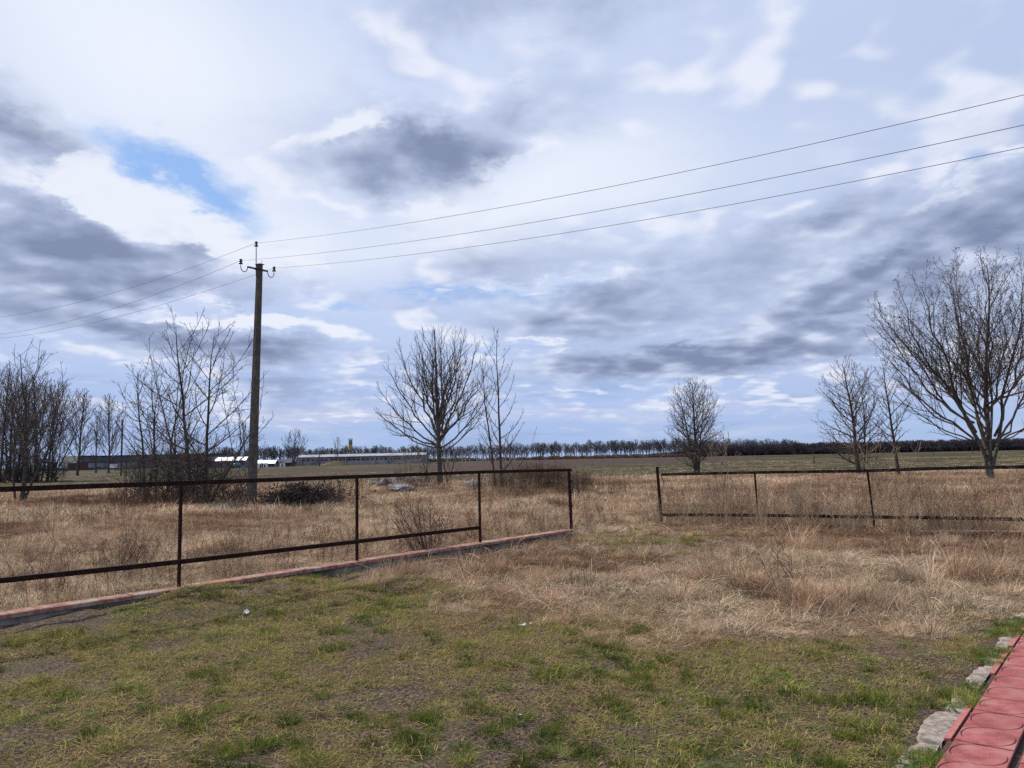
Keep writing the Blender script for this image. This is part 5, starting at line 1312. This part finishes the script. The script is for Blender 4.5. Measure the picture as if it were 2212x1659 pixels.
    k = dens > .50; t, s_ = t[k], s_[k]; X = PATH_A.x + pdir.x * t + pn.x * s_; Y = PATH_A.y + pdir.y * t + pn.y * s_; n = len(X)
    D = [np.stack([X, Y, np.full(n, .01)], -1), rng.uniform(0, 6.28, n), np.repeat(rng.uniform(.5, 1.15, n)[:, None], 3, 1) * np.array([1, 1, 1.0]), np.clip(rng.normal(.6, .15, n), 0, 1), rng.random(n), rng.choice([0, 1, 4, 5, 10, 11], n)]
    scatter('lawn_grass', *[np.concatenate([a, b, d, e, f]) for a, b, d, e, f in zip(A, B, D, G, E)], lawn, label='short patchy green and yellowed grass of the lawn in the foreground', cat='grass')

    # ---- dry grass
    st = []
    for i in range(4): st.append((grass_mesh('tussock', [blades(rng, 60, .27, .14, .65, 1.9, .0055, seg=4, radial=.5), blades(rng, 26, .24, .22, 1.35, .3, .005, flat=True)]), MAT['straw']))      # 0-3 bent over
    for i in range(2): st.append((grass_mesh('tussock', [blades(rng, 130, .27, .08, .40, 1.0, .0036, seg=4, radial=.9)]), MAT['straw']))                                                             # 4-5 upright tufts
    for i in range(3): st.append((grass_mesh('tussock', [blades(rng, 42, .26, .26, 1.42, .12, .0055, flat=True), blades(rng, 20, .14, .2, 1.0, .8, .005)]), MAT['straw']))                            # 6-8 matted
    for i in range(3): st.append((stems_mesh('weed', rng, 5, .55, .12, .5, 16, .0019, .10, 0), MAT['stem']))                                                                                           # 9-11 wiry weeds
    # coarse kinds for farther away: fewer, broader blades
    for i in range(4): st.append((grass_mesh('tussock', [blades(rng, 40, .32, .34, .75, 1.5, .013, seg=2, radial=.4), blades(rng, 20, .30, .4, 1.35, .3, .013, seg=2, flat=True)]), MAT['straw']))      # 12-15
    A = []
    for (n0, y0, y1, smul) in ((13000, 6.5, 13, .9), (15000, 12.6, 24, 1.2), (10000, 23, 42, 1.1), (7000, 41, 64, 1.5)):
        X, Y = wedge_points(rng, n0, y0, y1)
        sw = straw_w(X, Y); keep = (rng.random(n0) < sw ** 1.2) & off_path(X, Y, .05) & off_wall(X, Y)
        if y1 > 60: keep &= (Y < 57 + X * .05 + (fbm(X * .05, Y * .05, 7) - .5) * 8)
        keep &= (fbm(X * 2.1, Y * 2.1, 77) > .36) | (rng.random(n0) < .25)
        X, Y, sw = X[keep], Y[keep], sw[keep]; n = len(X)
        big = fbm(X * .22, Y * .22, 71); med = fbm(X * .8, Y * .8, 73); fin = fbm(X * 2.6, Y * 2.6, 75)
        if y0 > 22: pick = rng.integers(12, 16, n)
        else:
            u = rng.random(n); pick = rng.integers(6, 9, n); m = u < .40; pick[m] = rng.integers(0, 4, m.sum())
            m = u > (.93 - .20 * sstep(.5, .7, med)); pick[m] = rng.integers(4, 6, m.sum()); m = (u > .42) & (u < .42 + .05 * sstep(.4, .6, big)); pick[m] = rng.integers(9, 12, m.sum())
        near = sstep(15, 9, Y)
        tint = .47 + (big - .5) * .95 + (med - .5) * .75 + (fin - .5) * .5 + rng.normal(0, .07, n) + .06 * near
        tint = np.clip(tint, .12, .86)
        up = (pick == 4) | (pick == 5); tint[up] = np.clip(tint[up] - .06, .2, .5)
        edge = sw < .8; tint[edge] = np.clip(tint[edge] + .05, 0, .95)
        s1 = smul * rng.uniform(.6, 1.25, n) * (.55 + .45 * sw) * (1.0 if y0 > 22 else .9); hz = s1 * rng.uniform(.5, 1.1, n) * (.18 + .85 * med); bigt = rng.random(n) < .07; s1[bigt] *= 1.45; hz[bigt] *= 1.9
        A.append([np.stack([X, Y, gz(X, Y)], -1), rng.uniform(0, 6.28, n), np.stack([s1, s1, hz], -1), tint, rng.random(n), pick])
    tus = [(838,1214,.9,.5),(868,1211,1.0,.45),(898,1206,1.0,.5),(930,1200,.9,.45),(957,1194,.9,.5),(1000,1186,.6,.5),(700,1232,.6,.6),(880,1236,1.2,.42),(915,1240,1.3,.40),(1030,1238,1.3,.40),(1060,1232,1.1,.44),(985,1225,1.0,.38),(1180,1245,1.0,.40),(820,1262,.9,.55),(1650,1275,1.5,.30),(1665,1268,1.3,.28),(1770,1300,1.3,.46),(1830,1305,1.3,.50),(1720,1312,1.2,.42),(1900,1300,1.2,.55),(2100,1240,1.5,.36),(2130,1248,1.3,.40),(2180,1235,1.2,.72),(1545,1250,1.1,.34),(1590,1195,1.1,.70),(1680,1190,1.0,.68),
           (1180,1178,.9,.38),(1270,1190,.8,.60),(1430,1200,1.0,.62),(1985,1255,1.2,.7),(480,1195,1.1,.22),(300,1200,1.2,.30),(60,1210,1.2,.3),(200,1180,1.0,.5),(620,1150,1.0,.45),(700,1140,1.0,.55),(560,1190,1.0,.5),(1300,1100,1.2,.5),(1110,1120,1.2,.25),(950,1180,1.0,.6),(1210,1090,1.4,.2),(1800,1205,1.1,.6),(1750,1180,1.0,.5),(2040,1180,1.1,.6)]
    T_ = []
    for (px, py, sc_, tn) in tus:
        q = at_z(px, py, 0.05)
        for k in range(7): T_.append((q.x + rng.normal(0, .14 * sc_), q.y + rng.normal(0, .12 * sc_), sc_ * rng.uniform(.7, 1.15), tn + rng.normal(0, .05), rng.choice([0, 1, 2, 3, 4, 4, 5, 5])))
    T_ = np.array(T_); k = off_wall(T_[:, 0], T_[:, 1]); T_ = T_[k]; n = len(T_)
    A.append([np.stack([T_[:, 0], T_[:, 1], gz(T_[:, 0], T_[:, 1])], -1), rng.uniform(0, 6.28, n), np.stack([T_[:, 2], T_[:, 2], T_[:, 2] * rng.uniform(.8, 1.2, n)], -1), np.clip(T_[:, 3], .1, .85), rng.random(n), T_[:, 4].astype(int)])
    # sparse low tufts over the meadow
    X, Y = wedge_points(rng, 9000, 55, 150); keep = rng.random(9000) < .5; X, Y = X[keep], Y[keep]
    inpl = (Y > 100) & (Y > 103 + .3 * np.abs(X)) & (X > -46) & (X < 30); X, Y = X[~inpl], Y[~inpl]; n = len(X)
    s1 = rng.uniform(.8, 1.8, n); ly = np.log(Y); tint = np.where(fbm(X * .03, ly * 9, 81) > .55, rng.uniform(.0, .2, n), rng.uniform(.98, 1.0, n))
    A.append([np.stack([X, Y, gz(X, Y)], -1), rng.uniform(0, 6.28, n), np.stack([s1, s1, s1 * .35], -1), tint, rng.random(n), rng.integers(12, 16, n)])
    scatter('dry_grass', *[np.concatenate([a[i] for a in A]) for i in range(6)], st, label='matted dry tan grass and tussocks covering the field', cat='grass')

    # ---- tall dry weeds
    wd = []
    for i in range(4): wd.append((stems_mesh('weed', rng, 4, .85, .16, .35, 20, .0036, .14, 1), MAT['stem']))
    for i in range(3): wd.append((stems_mesh('weed', rng, 3, 1.05, .14, .7, 10, .0034, .20, 0), MAT['stem']))
    P = []
    def add(n, fx, tint0, s0, s1, picks=(0, 7)):
        for k in range(n):
            x, y = fx(); 
            if not bool(off_wall(np.array(x), np.array(y))): continue
            P.append((x, y, rng.uniform(s0, s1), np.clip(rng.normal(tint0, .14), 0, 1), rng.integers(*picks)))
    d = (R1 - R0)
    def along_right():
        f = rng.uniform(-.03, 1.15) ; o = rng.normal(.45, .7); p = R0 + d * f; nn = Vector((-d.y, d.x, 0)).normalized(); return p.x + nn.x * o, p.y + nn.y * o
    add(520, along_right, .72, .45, 1.1)
    def right_field():
        y = rng.uniform(16, 34); return rng.uniform(.25, .72) * y, y
    add(360, right_field, .6, .45, .85)
    def left_behind():
        t = rng.uniform(.5, LW + .5); o = -abs(rng.normal(.9, 1.0)) - .3; p = WA + wall_dir * t + wall_n * o; return p.x, p.y
    add(170, left_behind, .42, .35, .75)
    def gen():
        y = math.sqrt(rng.uniform(9 ** 2, 33 ** 2)); return rng.uniform(-.72, .72) * y, y
    n0 = len(P)
    for k in range(1500):
        x, y = gen()
        if fbm(x * .35, y * .35, 91) < .47 or float(straw_w(np.array(x), np.array(y))) < .7 or not bool(off_wall(np.array(x), np.array(y))): continue
        P.append((x, y, rng.uniform(.3, .75), np.clip(rng.normal(.45, .15), 0, 1), rng.integers(0, 7)))
    # heap between the trees, dark brush
    for (cx, cy, rx, ry, m) in ((1.3, 32.5, 2.4, 1.2, 380), (-5.5, 39, 2.8, 1.4, 140), (-8, 30, 1.6, .8, 60), (-13.5, 31, 4.0, 1.6, 260)):
        for k in range(m):
            x, y = rng.normal(cx, rx * .6), rng.normal(cy, ry * .6); P.append((x, y, rng.uniform(.5, 1.1), rng.uniform(.1, .4), rng.integers(0, 7)))
    P = np.array(P); n = len(P)
    scatter('dry_weeds', np.stack([P[:, 0], P[:, 1], gz(P[:, 0], P[:, 1])], -1), rng.uniform(0, 6.28, n), np.repeat(P[:, 2:3], 3, 1), P[:, 3], rng.random(n), P[:, 4].astype(int), wd,
            label='tall brown dry weed stalks standing in the field and along the fences', cat='weeds')
build_grass()

# ------------------------------------------------------------------ things lying about
def lump(rng, sx, sy, sz, n=3, sharp=.35, flat=0.0):
    import bmesh
    bm = bmesh.new(); bmesh.ops.create_icosphere(bm, subdivisions=n, radius=1.0)
    for v in bm.verts:
        c = v.co; k = 1 + (fbm(np.array(c.x * 1.3 + rng[0]), np.array(c.y * 1.3 + c.z * 1.7 + rng[1]), 5) - .5) * sharp * 2 + (fbm(np.array(c.x * 5 + rng[0]), np.array(c.y * 5 + c.z * 4), 8) - .5) * sharp * .5
        v.co = Vector((c.x * sx * k, c.y * sy * k, max(-.5, min(c.z, 1 - flat)) * sz * k))
    V = [tuple(v.co) for v in bm.verts]; T = [[v.index for v in f.verts] for f in bm.faces]; bm.free()
    return V, T
def rubble():
    data = [((806, 1052), .50, .35, .26, .2, 'small grey concrete lump at the left end of the rubble heap'), ((826, 1058), .50, .4, .30, .1, 'grey rubble lump in front of the leaning slab'), ((842, 1050), .85, .2, .42, .0, 'dark grey concrete slab leaning on the rubble heap'),
            ((868, 1064), .9, .5, .20, .0, 'flat pale rubble piece lying lowest in the heap'), ((892, 1058), .55, .45, .34, .0, 'palest chunky rubble block at the right end of the heap'), ((905, 1046), .9, .4, .35, .3, 'dark earthy lump behind the palest rubble block'), ((1022, 1056), .65, .45, .26, 0, 'pale rubble slab lying alone right of the round-crowned tree'), ((1053, 1066), .25, .2, .12, .2, 'small pale stone in front of the slender twin tree')]
    for i, ((px, py), sx, sy, sz, fl, lab) in enumerate(data):
        p = at_z(px, py, 0); p.z = float(gz(p.x, p.y)) + .05
        if i == 2:
            b = Bag(); b.box((0, 0, .25), (1.5, .9, .22), .2, .94, tilt=((.95, 0, -.3), (0, 1, 0), (.3, 0, .95))); b2 = Bag(); V, T = lump((3, 4), .5, .4, .3); b.add(V, T=T); me = b.mesh('concrete_slab')
        else:
            V, T = lump((i * 3.1, i * 1.7), sx, sy, sz * 1.3, 3, .45, fl); me = mesh('concrete_rubble', V, T)
        o = obj('concrete_rubble', me, MAT['rubble']); o.location = p; o.rotation_euler = (0, 0, i * .8)
        tag(o, lab, 'rubble', 'concrete rubble behind the left fence')
rubble()
def brush_pile():
    p = at_z(637, 1092, 0); r = random.Random(5)
    for part, (cx, cy, w, h, lab) in enumerate(((.15, .6, 1.45, .72, 'dark pile of cut branches with withered leaves right of the power pole'),)):
        root = empty('brush_pile', (p.x + cx, p.y + cy, 0)); t = Tubes(); tips = []
        for k in range(900):
            x, y = r.gauss(0, w * .5), r.gauss(0, .38); z = abs(r.gauss(.2, .22)) * max(.15, 1 - (x / w / 1.15) ** 2); a = r.gauss(0, .6) + (PI if r.random() < .5 else 0); d = Vector((math.cos(a), math.sin(a) * .5, r.gauss(.08, .3))).normalized()
            q = Vector((x, y, z)); pts = [q.copy()]; L = r.uniform(.25, .8)
            for s in range(4): d = (d + Vector((r.gauss(0, .22), r.gauss(0, .22), r.gauss(0, .15)))).normalized(); q = q + d * L / 4; q.z = max(q.z, .0); pts.append(q.copy())
            pts = [v if v.z < h * 1.1 else Vector((v.x, v.y, h * 1.1)) for v in pts]
            rr = r.choice((.008, .010, .014)); t.add(pts, [rr, rr * .9, rr * .8, rr * .6, rr * .4], 3); tips.append((pts[-1], d)); tips.append((pts[2], d))
        o = obj('branches', t.mesh('branches'), MAT['bark'], root); o['kind'] = 'stuff'
        o = obj('withered_leaves', leafbits(tips, r, 3, .05, .07), two_tone('dark_withered_leaf', (0.020, 0.014, 0.012), (0.055, 0.036, 0.03), 5, .9, bump_s=0), root); o['kind'] = 'stuff'
        V, T = lump((1, 2), w * .95, .55, h * .62, 3, .5); o = obj('dark_litter_core', mesh('dark_litter_core', V, T), MAT['opening'], root)  # litter mass in a near-black colour, giving the pile its dark inside
        tag(root, lab, 'brush pile')
brush_pile()
def saplings():
    z = lambda px, py: at_z(px, py, 0)
    mp = two_tone('pale_twig_bark', (0.17, 0.125, 0.085), (0.28, 0.215, 0.15), 6, .9, bump_s=0)
    P = dict(env=(.9, .75, 1.2, .9, 0, 0), nseg=[8, 6, 3], wig=[.06, .08, .1], trop=[.01, .16, .1], rtip=[.0045, .0035, .003], sides=[5, 4, 3], space=[.17, .14], t0=[.15, .1], ang=[1.2, .8], angt=[.2, 0], len=[0, .35], fall=[0, .3], maxlimb=.8, minl=[.15, .06], rk=[.55, .6])
    tree_obj('sapling', z(1563, 1142), [(0, 0, .2, .03, 1.85, .013), (.09, 0, .8, .02, 2.0, .011), (0, .05, 1.1, .18, 1.7, .009)], P, 301, 'grey leafless sapling with upswept side shoots in front of the right fence', mp, cat='sapling', mat2=mp)
    tree_obj('sapling', z(1886, 1150), [(0, 0, -.5, .04, 1.9, .010), (.03, 0, -1.2, .16, 1.6, .008)], P, 302, 'pale forked sapling beside the third post of the right fence', mp, cat='sapling', mat2=mp)
    tree_obj('sapling', z(1952, 1118), [(0, 0, .7, .08, 1.95, .012), (0, 0, -.9, .16, 1.3, .009), (0, 0, 1.3, .3, 1.4, .008)], P, 303, 'pale sapling with fanned shoots under the narrow bare tree', mp, cat='sapling', mat2=mp)
    tree_obj('sapling', z(880, 1068), [(0, 0, .7, .12, 2.0, .02), (0, 0, -.9, .16, 1.9, .018), (0, 0, 1.3, .4, 1.6, .014)], dict(P, env=(1.1, 1.2, 1.4, 1, 0, 0), rtip=[.01, .009, .008]), 304, 'small pale leafless shrub growing from the rubble heap', mp, cat='shrub', mat2=mp)
    P2 = dict(env=(.5, .75, .7, .6, 0, 0), nseg=[7, 4, 2], wig=[.05, .1, .1], trop=[-.005, .05, .05], rtip=[.0035, .003, .0025], sides=[5, 3, 3], space=[.055, .09], t0=[.12, .1], ang=[.85, .8], angt=[.2, 0], len=[0, .3], fall=[0, .3], maxlimb=.16, minl=[.05, .03], rk=[.5, .6])
    r = random.Random(4); st = [(r.uniform(-.12, .12), r.uniform(-.1, .1), -1.57 + r.gauss(0, .5), r.uniform(.0, .65), r.uniform(.7, 1.15), .007) for k in range(14)] + [(r.uniform(-.1, .1), 0, 1.5, r.uniform(.05, .3), r.uniform(.5, .9), .006) for k in range(5)]
    md = two_tone('reddish_twig_bark', (0.075, 0.045, 0.035), (0.14, 0.09, 0.07), 8, .9, bump_s=0)
    tree_obj('shrub', z(925, 1206), st, P2, 310, 'thorny leafless shrub leaning left in front of the left fence lower rail', md, cat='shrub', mat2=md)
    for i, (px, py, n, h, lab) in enumerate(((275, 1240, 12, .7, 'dry shrub behind the left fence, left of its first post'), (1118, 1075, 12, .9, 'dry twiggy bush under the slender twin tree'), (720, 1068, 14, .9, 'reddish twiggy bush right of the brush pile'), (1235, 1078, 14, .85, 'dry twiggy bush behind the end post of the left fence'),
                                               (1700, 1262, 6, .35, 'small orange dry tuft of stalks at the front edge of the dry grass'), (2000, 1130, 10, .9, 'tall dry brush between the fence rails at right'))):
        q = z(px, py); k = max(1, q.y / 13)
        st = [(r.uniform(-.3, .3) * k * .5, r.uniform(-.2, .2), r.uniform(0, 6.28), r.uniform(.05, .6), h * r.uniform(.6, 1.1), .006 * k ** .5) for _ in range(n)]
        tree_obj('shrub', q, st, dict(P2, env=(h * .5, .7, h * .7, h * .6, 0, 0), rtip=[.0035 * k, .003 * k, .0025 * k], space=[.10, .1]), 320 + i, lab, md, cat='shrub', mat2=md)
saplings()
def litter():
    r = random.Random(9)
    items = [((532, 1333), .055, 'crumpled white scrap of paper on the bare mound in the lawn'), ((1128, 1352), .045, 'long white scrap in the middle of the lawn'), ((1146, 1349), .02, 'tiny white bit beside the long white scrap'), ((1681, 1321), .022, 'small white bit at the edge of the dry grass'),
             ((1123, 1551), .018, 'small white chip below the centre of the lawn')]
    for i, ((px, py), s, lab) in enumerate(items):
        p = at_z(px, py, 0); p.z = float(gz(p.x, p.y)) + .022; s *= .6; V = []; n = 7; Q = []
        for a in range(n):
            for b in range(n): V.append(((a / (n - 1) - .5) * 2 * s * 1.3, (b / (n - 1) - .5) * 2 * s * .8, r.uniform(-.25, .35) * s + (r.uniform(.0, .4) * s if (a in (0, n-1)) else 0)))
        for a in range(n - 1):
            for b in range(n - 1): Q.append((a * n + b, (a + 1) * n + b, (a + 1) * n + b + 1, a * n + b + 1))
        o = obj('paper_scrap', mesh('paper_scrap', V, Q), MAT['white']); o.location = p; o.rotation_euler = (r.uniform(-.2, .2), r.uniform(-.2, .2), r.uniform(0, 3))
        tag(o, lab, 'litter', 'white scraps on the lawn')
    # long pale stalks lying in the dry grass
    t = Tubes()
    for k in range(330):
        y = math.sqrt(r.uniform(7.6 ** 2, 18 ** 2)); x = r.uniform(-.7, .7) * y
        if float(straw_w(np.array(x), np.array(y))) < .6 or not bool(off_wall(np.array(x), np.array(y))): continue
        a = r.gauss(0, .9) + (PI if r.random() < .5 else 0); L = r.uniform(.3, .9); zz = float(gz(x, y)) + .06; pts = []
        hh = r.uniform(.03, .16)
        for s in range(7):
            f = s / 6; pts.append(Vector((x + math.cos(a) * L * f, y + math.sin(a) * L * f + .05 * math.sin(f * 3), zz + hh * math.sin(f * PI))))
        t.add(pts, [.0035] * 6 + [.0015], 4)
    tag(obj('fallen_stalks', t.mesh('fallen_stalks'), two_tone('bleached_stalk', (0.30, 0.23, 0.16), (0.50, 0.42, 0.32), 5, .9, bump_s=0)), 'long bleached stalks lying over the dry grass', 'stalks', kind='stuff')
litter()
print('TREE TRIS', tree_obj.tris)
